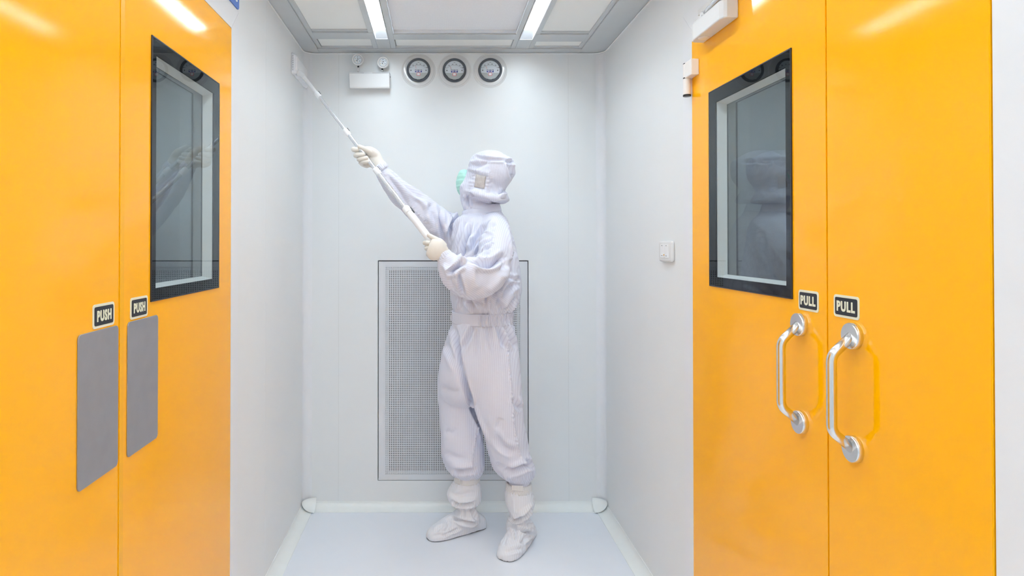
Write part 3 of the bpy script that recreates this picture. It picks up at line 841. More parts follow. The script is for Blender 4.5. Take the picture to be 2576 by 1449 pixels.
def fuse(parts, voxel, smooth=4, lam=0.5):
    """one continuous skin round overlapping closed forms"""
    mb = MB()
    for p in parts: mb.add(*p)
    me = mesh_from('fuse', mb.v, mb.f)
    import bmesh
    bm = bmesh.new(); bm.from_mesh(me); bmesh.ops.recalc_face_normals(bm, faces=bm.faces); bm.to_mesh(me); bm.free()
    o = bpy.data.objects.new('fuse', me); COL.objects.link(o)
    md = o.modifiers.new('r', 'REMESH'); md.mode = 'VOXEL'; md.voxel_size = voxel; md.adaptivity = 0
    dg = bpy.context.evaluated_depsgraph_get(); dg.update()
    m2 = bpy.data.meshes.new_from_object(o.evaluated_get(dg))
    bpy.data.objects.remove(o); bpy.data.meshes.remove(me)
    nv = len(m2.vertices)
    co = np.empty(nv * 3); m2.vertices.foreach_get('co', co); co = co.reshape(-1, 3)
    ed = np.empty(len(m2.edges) * 2, dtype=np.int32); m2.edges.foreach_get('vertices', ed); ed = ed.reshape(-1, 2)
    deg = np.bincount(ed.ravel(), minlength=nv).astype(float)[:, None]
    for it in range(smooth):
        co = relax(co, ed, deg, lam)
    return Skin(m2, co, ed, deg)
def relax(co, ed, deg, lam=0.5):
    s = np.zeros_like(co)
    for k in range(3):
        s[:, k] = np.bincount(ed[:, 0], co[ed[:, 1], k], len(co)) + np.bincount(ed[:, 1], co[ed[:, 0], k], len(co))
    return co + lam * (s / np.maximum(deg, 1) - co)

class Skin:
    def __init__(self, me, co, ed, deg):
        self.me = me; self.co = co; self.ed = ed; self.deg = deg; self.refresh()
    def refresh(self):
        self.me.vertices.foreach_set('co', self.co.ravel()); self.me.update()
        n = np.empty(len(self.co) * 3)
        try:
            self.me.vertex_normals.foreach_get('vector', n)
        except Exception:
            self.me.vertices.foreach_get('normal', n)
        self.no = n.reshape(-1, 3)
        self.px = project(self.co)
    def facing(self):
        v = self.co - CAMP; v /= np.linalg.norm(v, axis=1)[:, None]
        return np.clip((-(v * self.no).sum(1) + 0.15) / 0.5, 0, 1)
    def dist(self, line):
        """px distance, signed side and 0..1 position along a polyline of the photograph"""
        L = np.array(line, float)
        seg = np.linalg.norm(L[1:] - L[:-1], axis=1); cum = np.concatenate(([0], np.cumsum(seg))); tot = cum[-1]
        best = np.full(len(self.px), 1e9); side = np.zeros(len(self.px)); tt = np.zeros(len(self.px))
        for i in range(len(L) - 1):
            d = L[i + 1] - L[i]; q = self.px - L[i]
            t = np.clip((q @ d) / (d @ d), 0, 1)
            w = q - t[:, None] * d
            dd = np.hypot(w[:, 0], w[:, 1])
            m = dd < best
            best[m] = dd[m]; side[m] = np.sign(d[0] * q[:, 1] - d[1] * q[:, 0])[m]; tt[m] = ((cum[i] + t * seg[i]) / tot)[m]
        return best, side, tt
    def fold(self, line, width, depth, kind='valley', yr=None, taper=0.25, pucker=0, smooth_line=True, back=False):
        if smooth_line and len(line) > 2:
            line = catmull([(p[0], p[1]) for p in line], 5)
        d, s, t = self.dist(line)
        x = d / width
        if kind == 'valley': pr = -np.exp(-x * x)
        elif kind == 'ridge': pr = np.exp(-x * x)
        elif kind == 'step':      # a lapped edge: raised on the first side, sunk on the other
            pr = s * x * np.exp(0.5 - x * x / 1.2) * 1.2
        elif kind == 'crease':    # sharp valley between two soft ridges
            pr = -np.exp(-x * x) + 0.55 * np.exp(-((x - 1.7) ** 2) / 0.8)
        w = np.clip(np.minimum(t, 1 - t) / max(taper, 1e-3), 0, 1) if taper > 0 else 1.0
        w = w * w * (3 - 2 * w) if taper > 0 else w
        if pucker: w = w * (0.55 + 0.45 * np.cos(t * 2 * PI * pucker + 2.3 * np.sin(t * pucker)))
        f = self.facing() if not back else 1.0
        if yr: f = f * ((self.co[:, 1] > yr[0]) & (self.co[:, 1] < yr[1]))
        self.co = self.co + self.no * (pr * w * f * depth)[:, None]
    def rumple(self, amp, scale, seed=0.0, stretch=(1, 1, 1), weight=None):
        sc = np.array(stretch) * scale
        q = self.co * sc + seed
        h = np.array([noise.noise(Vector(p)) for p in q])
        h = 1 - 2 * np.abs(h) * 1.6 if amp < 0 else h
        if weight is not None: h = h * weight
        self.co = self.co + self.no * (h * abs(amp))[:, None]
        self.refresh()
    def soft(self, n=1, lam=0.5):
        for i in range(n): self.co = relax(self.co, self.ed, self.deg, lam)
        self.refresh()
    def stripe(self, u):
        a = self.me.attributes.new('stripe', 'FLOAT', 'POINT')
        a.data.foreach_set('value', np.asarray(u, dtype=np.float32))
    def build(self, name, m, parent, label=None):
        self.refresh()
        org = ORG[parent.name]
        self.me.vertices.foreach_set('co', (self.co - org).ravel()); self.me.update()
        self.me.polygons.foreach_set('use_smooth', [True] * len(self.me.polygons))
        self.me.materials.clear(); self.me.materials.append(M[m])
        o = bpy.data.objects.new(name, self.me); COL.objects.link(o); o.parent = parent
        self.me.name = name
        ORG[o.name] = org
        if label: o['label'] = label
        return o
def seg_u(co, a, b):
    a = np.array(a); b = np.array(b); d = b - a; L = np.linalg.norm(d); d = d / L
    q = co - a; t = q @ d
    r = np.linalg.norm(q - np.clip(t, 0, L)[:, None] * d, axis=1)
    return t, r

# ---------------------------------------------------------------- the person
person = thing('person', (0.24, 2.90, 0.0), 'person in white hooded pinstriped cleanroom coverall and gloves, reaching up with a long-handled mop', 'person')

RA = spine([(958, 424, 2.80, 17, .030), (966, 438, 2.805, 19, .034), (1000, 477, 2.825, 29, .048), (1030, 503, 2.845, 33, .054), (1058, 526, 2.865, 37, .060), (1098, 560, 2.90, 39, .066), (1135, 583, 2.93, 44, .075), (1172, 610, 2.94, 40, .08)])
LA = spine([(1116, 640, 2.535, 17, .030), (1121, 651, 2.535, 25, .042), (1134, 672, 2.54, 36, .056), (1160, 694, 2.55, 49, .068), (1196, 700, 2.585, 53, .074), (1226, 688, 2.62, 47, .074), (1240, 655, 2.66, 43, .072), (1248, 618, 2.71, 41, .072), (1248, 588, 2.77, 38, .072), (1240, 568, 2.83, 34, .07)])
TOR = rows([(528, 1172, 1258, 2.90, .060), (541, 1164, 1266, 2.90, .085), (556, 1150, 1278, 2.90, .115), (590, 1140, 1289, 2.89, .140), (640, 1134, 1300, 2.88, .150), (700, 1132, 1311, 2.88, .155), (738, 1133, 1311, 2.88, .155), (765, 1137, 1299, 2.885, .145), (784, 1142, 1285, 2.89, .128), (797, 1144, 1283, 2.89, .124), (811, 1141, 1287, 2.89, .130),
            (832, 1132, 1294, 2.89, .145), (866, 1120, 1301, 2.89, .160), (900, 1111, 1306, 2.89, .168), (935, 1105, 1309, 2.89, .165), (972, 1104, 1310, 2.89, .145), (1000, 1112, 1304, 2.89, .11), (1018, 1135, 1285, 2.89, .06)])
RL = rows([(880, 1118, 1222, 2.935, .11), (933, 1103, 1214, 2.94, .115), (972, 1100, 1211, 2.945, .112), (1030, 1105, 1209, 2.95, .105), (1100, 1110, 1216, 2.955, .103), (1146, 1112, 1219, 2.96, .103), (1168, 1119, 1219, 2.965, .095), (1182, 1128, 1216, 2.97, .086), (1193, 1138, 1210, 2.975, .066), (1201, 1146, 1204, 2.98, .05)])
LL = rows([(880, 1168, 1303, 2.855, .12), (933, 1172, 1309, 2.85, .128), (991, 1184, 1315, 2.845, .125), (1049, 1199, 1317, 2.845, .115), (1088, 1212, 1324, 2.85, .110), (1117, 1221, 1329, 2.855, .106), (1151, 1231, 1336, 2.86, .104), (1175, 1238, 1346, 2.87, .098), (1191, 1252, 1345, 2.875, .085), (1201, 1268, 1337, 2.88, .066), (1210, 1279, 1333, 2.885, .055), (1221, 1281, 1331, 2.885, .052)])
suit = fuse([loft(RA), loft(LA), loft(TOR, flat=True, sq=2.3), loft(RL, flat=True, sq=2.2), loft(LL, flat=True, sq=2.2)], 0.0045, smooth=7)

# stripe coordinate: lengthwise cloth per limb
def suit_stripes(sk):
    co = sk.co
    u = (co[:, 0] * 0.86 - co[:, 1] * 0.30)
    a0, a1 = P(1165, 600, 2.93), P(958, 424, 2.80)
    t, r = seg_u(co, a0, a1)
    mR = (sk.px[:, 0] < 1128 - (sk.px[:, 1] - 525) * 0.10) & (sk.px[:, 1] < 625) & (co[:, 1] > 2.70)
    d = np.array((0.42, 0, 1.0)); d /= np.linalg.norm(d)
    u = np.where(mR, co @ d, u)
    mF = (co[:, 1] < 2.76) & (sk.px[:, 1] > 622) & (sk.px[:, 1] < 770) & (sk.px[:, 0] < 1285)
    d = np.array((0.45, 0.2, 0.89)); d /= np.linalg.norm(d)
    low = mF & ((sk.px[:, 1] - 640) * 1.0 > (1190 - sk.px[:, 0]) * -0.55 - 6)
    u = np.where(low, co @ d, u)
    return u
U_SUIT = suit_stripes(suit)

# folds, laid along the creases of the cloth
def F(ln, w, d, k, **kw): suit.fold(ln, w * .85, d * 2.2, k, **kw)
TOP = (2.5, 3.1)
# raised sleeve
for ln, w, d, k in [
    ([(972, 420), (1005, 452), (1040, 482), (1078, 505)], 7, .006, 'crease'),
    ([(960, 450), (985, 480), (1020, 520), (1060, 560), (1095, 595)], 5, .004, 'ridge'),
    ([(968, 432), (990, 462), (1012, 492), (1030, 520)], 6, .006, 'crease'),
    ([(1046, 500), (1060, 520), (1078, 548)], 9, .006, 'valley'),
    ([(1085, 507), (1083, 530), (1092, 560)], 8, .007, 'crease'),
    ([(1106, 522), (1108, 560), (1118, 600), (1124, 630)], 6, .010, 'crease'),
    ([(1130, 528), (1140, 548), (1132, 580)], 6, .007, 'crease'),
    ([(1165, 533), (1145, 555), (1130, 585), (1127, 612)], 6, .013, 'crease'),
    ([(1075, 520), (1085, 560), (1100, 590)], 8, .006, 'ridge')]:
    F(ln, w, d, k, yr=(2.72, 3.1))
F([(962, 428), (985, 458), (1010, 490), (1040, 525), (1072, 560), (1100, 592)], 3.5, .0035, 'ridge', yr=(2.7, 3.1), pucker=26, taper=.05)
# chest, placket, shoulder
for ln, w, d, k in [
    ([(1170, 552), (1160, 590), (1143, 640)], 5, .008, 'crease'),
    ([(1188, 556), (1176, 600), (1160, 650), (1156, 668)], 5, .010, 'crease'),
    ([(1205, 556), (1188, 590), (1173, 625), (1168, 655)], 7, .008, 'valley'),
    ([(1232, 556), (1210, 580), (1193, 610), (1180, 642)], 6, .010, 'crease'),
    ([(1190, 590), (1180, 612), (1184, 630)], 5, .009, 'ridge'),
    ([(1250, 560), (1222, 580), (1200, 600)], 6, .006, 'crease'),
    ([(1242, 600), (1216, 618), (1190, 645)], 5, .007, 'crease'),
    ([(1238, 622), (1214, 630), (1188, 652)], 5, .006, 'crease'),
    ([(1285, 570), (1293, 620), (1296, 660)], 6, .007, 'crease')]:
    F(ln, w, d, k, yr=TOP)
F([(1244, 588), (1236, 620), (1224, 650), (1213, 662)], 2.6, .004, 'ridge', yr=TOP, pucker=14, taper=.05)
F([(1214, 581), (1244, 590)], 2.5, .0035, 'ridge', yr=TOP, taper=.1)
F([(1290, 585), (1293, 610), (1283, 645), (1281, 658)], 3, .004, 'ridge', yr=TOP, pucker=10, taper=.05)
# elbow of the near sleeve
for ln, w, d, k in [
    ([(1178, 650), (1200, 664), (1228, 668), (1252, 655), (1273, 632)], 8, .016, 'crease'),
    ([(1171, 663), (1156, 668), (1138, 682), (1130, 692)], 7, .015, 'crease'),
    ([(1156, 680), (1155, 700), (1163, 730), (1170, 748)], 5, .009, 'crease'),
    ([(1150, 645), (1158, 655), (1172, 664)], 6, .008, 'ridge'),
    ([(1272, 640), (1264, 665), (1264, 682)], 7, .012, 'valley'),
    ([(1130, 692), (1134, 715), (1140, 735)], 7, .007, 'valley'),
    ([(1115, 660), (1125, 690), (1132, 710)], 8, .006, 'ridge'),
    ([(1185, 665), (1190, 700), (1205, 735)], 12, .006, 'ridge'),
    ([(1265, 683), (1245, 715), (1220, 738)], 10, .006, 'ridge')]:
    F(ln, w, d, k, yr=(2.4, 2.80))
# body below the sleeve, tucked in behind the elbow
F([(1284, 610), (1281, 650), (1283, 686), (1262, 716), (1238, 742), (1205, 764), (1168, 757), (1145, 738)], 9, .0075, 'valley', yr=(2.695, 3.1), taper=.12)
F([(1274, 668), (1273, 686), (1262, 702)], 6, .005, 'ridge', yr=(2.4, 2.695))
for ln, w, d, k in [
    ([(1312, 700), (1290, 702), (1272, 690)], 6, .006, 'crease'),
    ([(1310, 708), (1285, 722), (1262, 752), (1252, 780)], 8, .010, 'crease'),
    ([(1240, 722), (1252, 745), (1248, 775)], 7, .009, 'crease'),
    ([(1170, 755), (1188, 772), (1200, 784)], 6, .008, 'crease'),
    ([(1222, 745), (1224, 765), (1220, 784)], 5, .006, 'crease'),
    ([(1302, 745), (1285, 765), (1268, 782)], 6, .008, 'crease'),
    ([(1150, 740), (1158, 765), (1160, 784)], 6, .006, 'valley'),
    ([(1236, 750), (1238, 784)], 5, .006, 'valley'), ([(1262, 760), (1258, 784)], 5, .006, 'valley')]:
    F(ln, w, d, k, yr=(2.70, 3.1))
# trousers
for ln, w, d, k in [
    ([(1141, 815), (1150, 870), (1157, 925)], 7, .008, 'crease'),
    ([(1152, 815), (1152, 880), (1160, 935), (1172, 985), (1190, 1040), (1203, 1075)], 9, .014, 'valley'),
    ([(1160, 935), (1180, 1000), (1200, 1055), (1218, 1105), (1224, 1140)], 6, .010, 'crease'),
    ([(1195, 815), (1180, 845), (1160, 885)], 7, .007, 'crease'),
    ([(1204, 815), (1200, 850), (1202, 900)], 7, .004, 'crease'),
    ([(1222, 815), (1232, 850), (1240, 890)], 7, .0045, 'crease'),
    ([(1250, 815), (1258, 840), (1266, 880)], 6, .008, 'crease'),
    ([(1262, 813), (1280, 845), (1300, 880)], 7, .008, 'crease'),
    ([(1215, 905), (1222, 935), (1212, 960)], 12, .002, 'valley'),
    ([(1125, 860), (1140, 900), (1158, 935)], 9, .006, 'crease'),
    ([(1105, 970), (1130, 985), (1160, 985)], 10, .005, 'valley'),
    ([(1112, 1130), (1140, 1150), (1180, 1155)], 10, .006, 'valley'),
    ([(1120, 1080), (1135, 1090), (1150, 1075)], 8, .004, 'valley'),
    ([(1292, 1000), (1300, 1020), (1316, 1030)], 8, .007, 'crease'),
    ([(1245, 1090), (1262, 1120), (1300, 1140)], 10, .007, 'crease'),
    ([(1262, 1050), (1250, 1085)], 9, .005, 'valley'),
    ([(1260, 1190), (1300, 1180), (1345, 1160)], 8, .010, 'crease'),
    ([(1240, 1165), (1262, 1175), (1290, 1172)], 8, .006, 'valley'),
    ([(1322, 1150), (1330, 1170), (1345, 1180)], 6, .008, 'crease'),
    ([(1130, 1180), (1160, 1185), (1205, 1178)], 7, .007, 'crease')]:
    F(ln, w, d, k, yr=(2.6, 3.2))
F([(1262, 820), (1274, 860), (1280, 920), (1288, 990), (1291, 1050), (1300, 1110), (1312, 1150), (1326, 1172)], 3.2, .0045, 'ridge', yr=(2.6, 3.2), pucker=44, taper=.03)
F([(1202, 1062), (1195, 1105), (1188, 1150), (1185, 1195)], 2.6, .0045, 'ridge', yr=(2.6, 3.2), pucker=16, taper=.05)
F([(1152, 700), (1150, 780)], 3, .003, 'ridge', yr=(2.7, 3.2), taper=.05)
suit.refresh()
# gathers at the elastics: waist, ankles, cuffs
def gather(sk, py0, reach, k, amp, xr, centre, up=True):
    dpy = np.abs(sk.px[:, 1] - py0)
    w = np.exp(-(dpy / reach) ** 2)
    ang = np.arctan2(sk.co[:, 1] - centre[1], sk.co[:, 0] - centre[0])
    h = np.cos(ang * k + 1.5 * np.sin(ang * 3.1)) * (0.7 + 0.3 * np.sin(ang * 7.7))
    m = (sk.px[:, 0] > xr[0]) & (sk.px[:, 0] < xr[1])
    sk.co = sk.co + sk.no * (h * w * m * amp)[:, None]
gather(suit, 780, 16, 38, .0045, (1190, 1320), P(1213, 797, 2.89))
gather(suit, 818, 22, 30, .0050, (1188, 1320), P(1213, 797, 2.89))
gather(suit, 1196, 9, 26, .0035, (1120, 1226), P(1175, 1196, 2.975))
gather(suit, 1206, 9, 22, .0050, (1240, 1350), P(1305, 1206, 2.885))
suit.refresh()
suit.rumple(.0040, 9, 3.1, (1.0, 1.0, 0.55))
WT = np.where(suit.px[:, 1] > 830, 0.45, 1.0)
suit.rumple(-.0024, 14, 8.1, (1.0, 1.0, 0.42), WT)
suit.rumple(-.0013, 30, 2.1, (1.0, 0.8, 0.5), WT)
suit.rumple(.0016, 26, 11.7, (1.0, 1.0, 0.6))
suit.soft(1, 0.35)
suit.stripe(U_SUIT)
coverall = suit.build('coverall', 'fabric', person, label='white pinstriped cleanroom coverall')

# waistband: flat at the front, gathered on elastic at the side and back
def band(name, rings, seg, n, wav, amp, m, parent, th=0.0025, flat=True, mask=None, stripe_k=None, sub=2, bulge=0.0015):
    """a short sleeve of cloth round a limb, with optional gathers"""
    R = catmull(rings, sub)
    rows_ = len(R); vs = []; st = []
    for i in range(rows_):
        C = R[i, :3]
        if flat: a, b = np.array((1., 0, 0)), np.array((0, 1., 0))
        else:
            t = R[min(i + 1, rows_ - 1), :3] - R[max(i - 1, 0), :3]; t /= np.linalg.norm(t)
            v = C - CAMP; v /= np.linalg.norm(v)
            a = np.cross(t, v); a /= np.linalg.norm(a); b = np.cross(a, t)
        for k in range(seg):
            an = 2 * PI * k / seg
            g = 1.0 if mask is None else mask(an)
            dr = amp * g * (math.cos(an * wav + 1.7 * math.sin(an * 2.3)) * (0.65 + 0.35 * math.sin(an * 9.1 + i)))
            dr += bulge * math.sin(PI * i / (rows_ - 1))
            vs.append(C + a * (R[i, 3] + dr) * math.cos(an) + b * (R[i, 4] + dr) * math.sin(an))
            st.append(an * R[i, 3] * 1.0)
    o = len(vs)
    inn = []
    for i in range(rows_):
        C = R[i, :3]
        for k in range(seg):
            p = vs[i * seg + k]; d = C - p; d /= np.linalg.norm(d)
            inn.append(p + d * th * 2.2); st.append(st[i * seg + k])
    vs += inn
    fs = []
    for j in range(rows_ - 1):
        for i in range(seg):
            q = (i + 1) % seg
            fs.append((j * seg + i, j * seg + q, (j + 1) * seg + q, (j + 1) * seg + i))
            fs.append((o + j * seg + i, o + (j + 1) * seg + i, o + (j + 1) * seg + q, o + j * seg + q))
    for i in range(seg):
        q = (i + 1) % seg; l = (rows_ - 1) * seg
        fs.append((i, o + i, o + q, q)); fs.append((l + i, l + q, o + l + q, o + l + i))
    mb = MB(); mb.add(vs, fs)
    ob = obj(name, mb, m, parent, smooth=True)
    a = ob.data.attributes.new('stripe', 'FLOAT', 'POINT'); a.data.foreach_set('value', np.array(st, dtype=np.float32))
    return ob
wb = rows([(783, 1138, 1288, 2.89, .135), (788, 1139, 1287, 2.89, .134), (797, 1139, 1287, 2.89, .133), (807, 1139, 1287, 2.89, .134), (812, 1138, 1289, 2.89, .136)])
band('waistband', wb, 260, 4, 46, .0095, 'fabric', person, mask=lambda an: 1.0 if (-1.75 < ((an + PI) % (2 * PI) - PI) or ((an + PI) % (2 * PI) - PI) > 1.9) else 0.0)
band('cuff', spine([(951, 415, 2.797, 16.5, .028), (956, 421, 2.798, 18, .031), (962, 429, 2.80, 18.5, .033)]), 90, 3, 20, .0016, 'fabric', person, flat=False)
band('cuff', spine([(1112.5, 635, 2.535, 17, .030), (1116, 641, 2.535, 18.5, .032), (1120, 648, 2.535, 21, .036)]), 90, 3, 20, .0016, 'fabric', person, flat=False)
# stand collar, tilted
cl = []
for f_ in (0, .35, .7, 1.0):
    cl.append((*(P(1213, 541, 2.895) * (1 - f_) + P(1209, 520, 2.895) * f_), (49 - 3 * f_) * 2.895 / F_PX, .078 - .006 * f_))
def tilt_band(ob, c, slope):
    c = np.array(c) - ORG[ob.name]
    for v in ob.data.vertices: v.co.z += (v.co.x - c[0]) * slope
cb = band('collar', cl, 120, 3, 12, .0006, 'fabric', person)
tilt_band(cb, P(1213, 532, 2.895), 0.22)

# hood
CR = rows([(379.5, 1221, 1244, 2.885, .030), (383, 1206, 1257, 2.885, .055), (391, 1190, 1271, 2.885, .085), (400, 1184, 1287, 2.885, .103), (408, 1181, 1293, 2.885, .110), (422, 1176.5, 1295, 2.885, .114), (440, 1171, 1294, 2.885, .114), (455, 1165.5, 1288, 2.885, .111), (468, 1158, 1278, 2.885, .106), (478, 1155, 1271, 2.885, .102), (488, 1156, 1262, 2.885, .094), (498, 1160, 1250, 2.885, .085)])
SK = rows([(470, 1166, 1276, 2.885, .100), (480, 1160, 1271, 2.885, .102), (489, 1167, 1275, 2.885, .116), (497, 1182, 1279, 2.885, .120), (503, 1200, 1281, 2.885, .118), (508, 1220, 1278, 2.885, .108), (511.5, 1240, 1268, 2.885, .07)])
NK = rows([(482, 1156, 1236, 2.90, .070), (496, 1156, 1238, 2.90, .068), (510, 1160, 1242, 2.90, .068), (522, 1165, 1248, 2.89, .072), (538, 1170, 1254, 2.895, .068)])
hood = fuse([loft(CR, flat=True, sq=2.25), loft(SK, flat=True, sq=2.2), loft(NK, flat=True)], 0.0040, smooth=4)
U_HOOD = hood.co[:, 0] * 0.93 + hood.co[:, 2] * 0.10
H = lambda ln, w, d, k: hood.fold(ln, w, d * 1.8, k)
for ln, w, d, k in [
    ([(1189, 389), (1205, 397), (1228, 401), (1255, 402), (1275, 402)], 3.2, .0050, 'crease'),
    ([(1230, 400), (1222, 410), (1205, 416), (1185, 416)], 5, .008, 'valley'),
    ([(1215, 396), (1232, 390), (1246, 386)], 6, .004, 'ridge'),
    ([(1180, 408), (1195, 408), (1212, 405)], 6, .006, 'ridge'),
    ([(1172, 424), (1190, 428), (1210, 430)], 4, .004, 'ridge'),
    ([(1178, 425), (1186, 440), (1180, 455)], 6, .006, 'valley'),
    ([(1272, 403), (1285, 408), (1293, 404)], 4, .009, 'crease'),
    ([(1275, 405), (1283, 425), (1286, 440), (1290, 452)], 4, .007, 'crease'),
    ([(1288, 408), (1290, 430), (1291, 445)], 2.5, .004, 'ridge'),
    ([(1160, 480), (1185, 482), (1215, 489), (1250, 497), (1275, 495)], 5, .007, 'ridge'),
    ([(1179, 487.5), (1200, 493), (1222, 499), (1237, 506), (1252, 513)], 3.2, .010, 'crease'),
    ([(1228, 470), (1250, 486), (1265, 490)], 7, .007, 'valley'),
    ([(1233, 450), (1250, 470), (1268, 478)], 8, .006, 'valley'),
    ([(1240, 492), (1262, 500), (1280, 500)], 5, .006, 'crease'),
    ([(1271, 477), (1266, 482), (1255, 484)], 4, .008, 'crease'),
    ([(1178, 487), (1176, 505), (1178, 528)], 4, .008, 'crease'),
    ([(1190, 500), (1185, 520), (1176, 532)], 5, .004, 'valley'),
    ([(1168, 440), (1164, 460), (1157, 478)], 3, .004, 'ridge')]:
    H(ln, w, d, k)
# puckered stitching round the ear window
EW = [(1197.5, 438), (1222.5, 443.5), (1218.5, 475), (1193, 470.5)]
def off(poly, k):
    c = np.mean(poly, 0)
    return [tuple(c + (np.array(p) - c) * k) for p in poly]
o2 = off(EW, 1.55)
for i in range(4):
    hood.fold([o2[i], o2[(i + 1) % 4]], 6.0, .0085, 'ridge', pucker=7, taper=.02)
    hood.fold([EW[i], EW[(i + 1) % 4]], 2.6, .0035, 'valley', taper=.02)
hood.refresh()
hood.rumple(.0028, 16, 5.3)
hood.rumple(.0012, 40, 1.3)
hood.soft(1, 0.3)
hood.stripe(U_HOOD)
ho = hood.build('hood', 'fabric', person, label='white pinstriped hood with a square ear window')
# sheer window patch lying on the hood
hood_tree = None
from mathutils.bvhtree import BVHTree
def on_skin(sk, px, py):
    global hood_tree
    if hood_tree is None:
        hood_tree = BVHTree.FromPolygons([tuple(c) for c in sk.co], [tuple(p.vertices) for p in sk.me.polygons])
    d = P(px, py, 1.0) - CAMP; d /= np.linalg.norm(d)
    r = hood_tree.ray_cast(Vector(CAMP), Vector(d))
    return np.array(r[0]) - d * 0.0012, np.array(r[1])
ORG['hood_world'] = ORG[ho.name]
vs = []; fs = []; n = 10
for i in range(n + 1):
    for j in range(n + 1):
        u, v = i / n, j / n
        q = np.array(EW[0]) * (1 - u) * (1 - v) + np.array(EW[1]) * u * (1 - v) + np.array(EW[2]) * u * v + np.array(EW[3]) * (1 - u) * v
        vs.append(on_skin(hood, *q)[0])
for i in range(n):
    for j in range(n):
        a = i * (n + 1) + j
        fs.append((a, a + 1, a + n + 2, a + n + 1))
mb = MB(); mb.add(vs, fs)
ew = obj('ear_window', mb, 'film', ho, smooth=True, label='sheer square window over the ear')
md = ew.modifiers.new('thick', 'SOLIDIFY'); md.thickness = 0.0008

# mask, showing at the front of the hood
mk = rows([(428, 1158, 1176, 2.93, .035), (438, 1152, 1186, 2.93, .06), (452, 1148, 1192, 2.93, .07), (464, 1147, 1192, 2.93, .07), (476, 1149, 1188, 2.93, .06), (486, 1153, 1180, 2.93, .045), (492, 1158, 1172, 2.93, .025)])
mask = fuse([loft(mk, flat=True)], 0.0035, smooth=3)
for py in (440, 451, 465, 474):
    mask.fold([(1140, py + 6), (1160, py), (1180, py + 4)], 2.6, .0018, 'step', taper=0)
mask.refresh()
mask.build('face_mask', 'mask', person, label='mint green face mask')

# overshoes
def overshoe(shaft, foot, strapr, clip, folds, u_dir, gath):
    sh = loft(rows(shaft), flat=True, sq=2.15)
    heel, toe, secs = foot
    heel = np.array((*heel, 0.0)); toe = np.array((*toe, 0.0))
    ax = toe - heel; L = np.linalg.norm(ax); ax /= L; sd = np.array((-ax[1], ax[0], 0))
    vs = []; fs = []; seg = 36
    S = catmull(secs, 5)
    for t, hw, hh in S:
        c = heel + ax * L * t
        for k in range(seg):
            a = 2 * PI * k / seg
            y = math.cos(a); z = math.sin(a)
            zz = hh * (z ** 0.9 if z > 0 else 0.0)
            yy = hw * math.copysign(abs(y) ** 0.8, y) * (1 if z > 0 else 0.98)
            vs.append(c + sd * yy + np.array((0, 0, 0.006 + zz + (0.006 * z if z < 0 else 0))))
    n = len(S)
    fs = [(j * seg + i, j * seg + (i + 1) % seg, (j + 1) * seg + (i + 1) % seg, (j + 1) * seg + i) for j in range(n - 1) for i in range(seg)]
    fs += [tuple(range(seg - 1, -1, -1)), tuple((n - 1) * seg + i for i in range(seg))]
    sk = fuse([sh, (vs, fs)], 0.0042, smooth=4)
    u = sk.co @ np.array(u_dir)
    for ln, w, d, k in folds: sk.fold(ln, w, d * 1.7, k)
    sk.refresh()
    for g in gath: gather(sk, *g)
    sk.refresh()
    sk.rumple(.0030, 20, u_dir[0] * 7)
    sk.rumple(.0014, 50, 2.2)
    sk.soft(1, 0.3)
    sk.co[:, 2] = np.maximum(sk.co[:, 2], 0.003)
    sk.stripe(u)
    o = sk.build('overshoe', 'fabric_b', person)
    # sole
    mb = MB(); pts = []
    for t, hw, hh in catmull([(s[0], s[1], s[2]) for s in secs], 5): pts.append((t, hw))
    out = [heel + ax * L * t + sd * hw * 0.80 for t, hw in pts] + [heel + ax * L * t - sd * hw * 0.80 for t, hw in reversed(pts)]
    k = len(out)
    mb.add([(p[0], p[1], 0.0005) for p in out] + [(p[0], p[1], 0.0055) for p in out], [tuple(range(k - 1, -1, -1)), tuple(range(k, 2 * k))] + [(i, (i + 1) % k, k + (i + 1) % k, k + i) for i in range(k)])
    obj('sole', mb, 'sole', o)
    b = band('ankle_strap', rows(strapr), 110, 3, 22, .0014, 'band', o)
    vs = []; fs = []
    tg = np.array(clip, float)
    return o, b
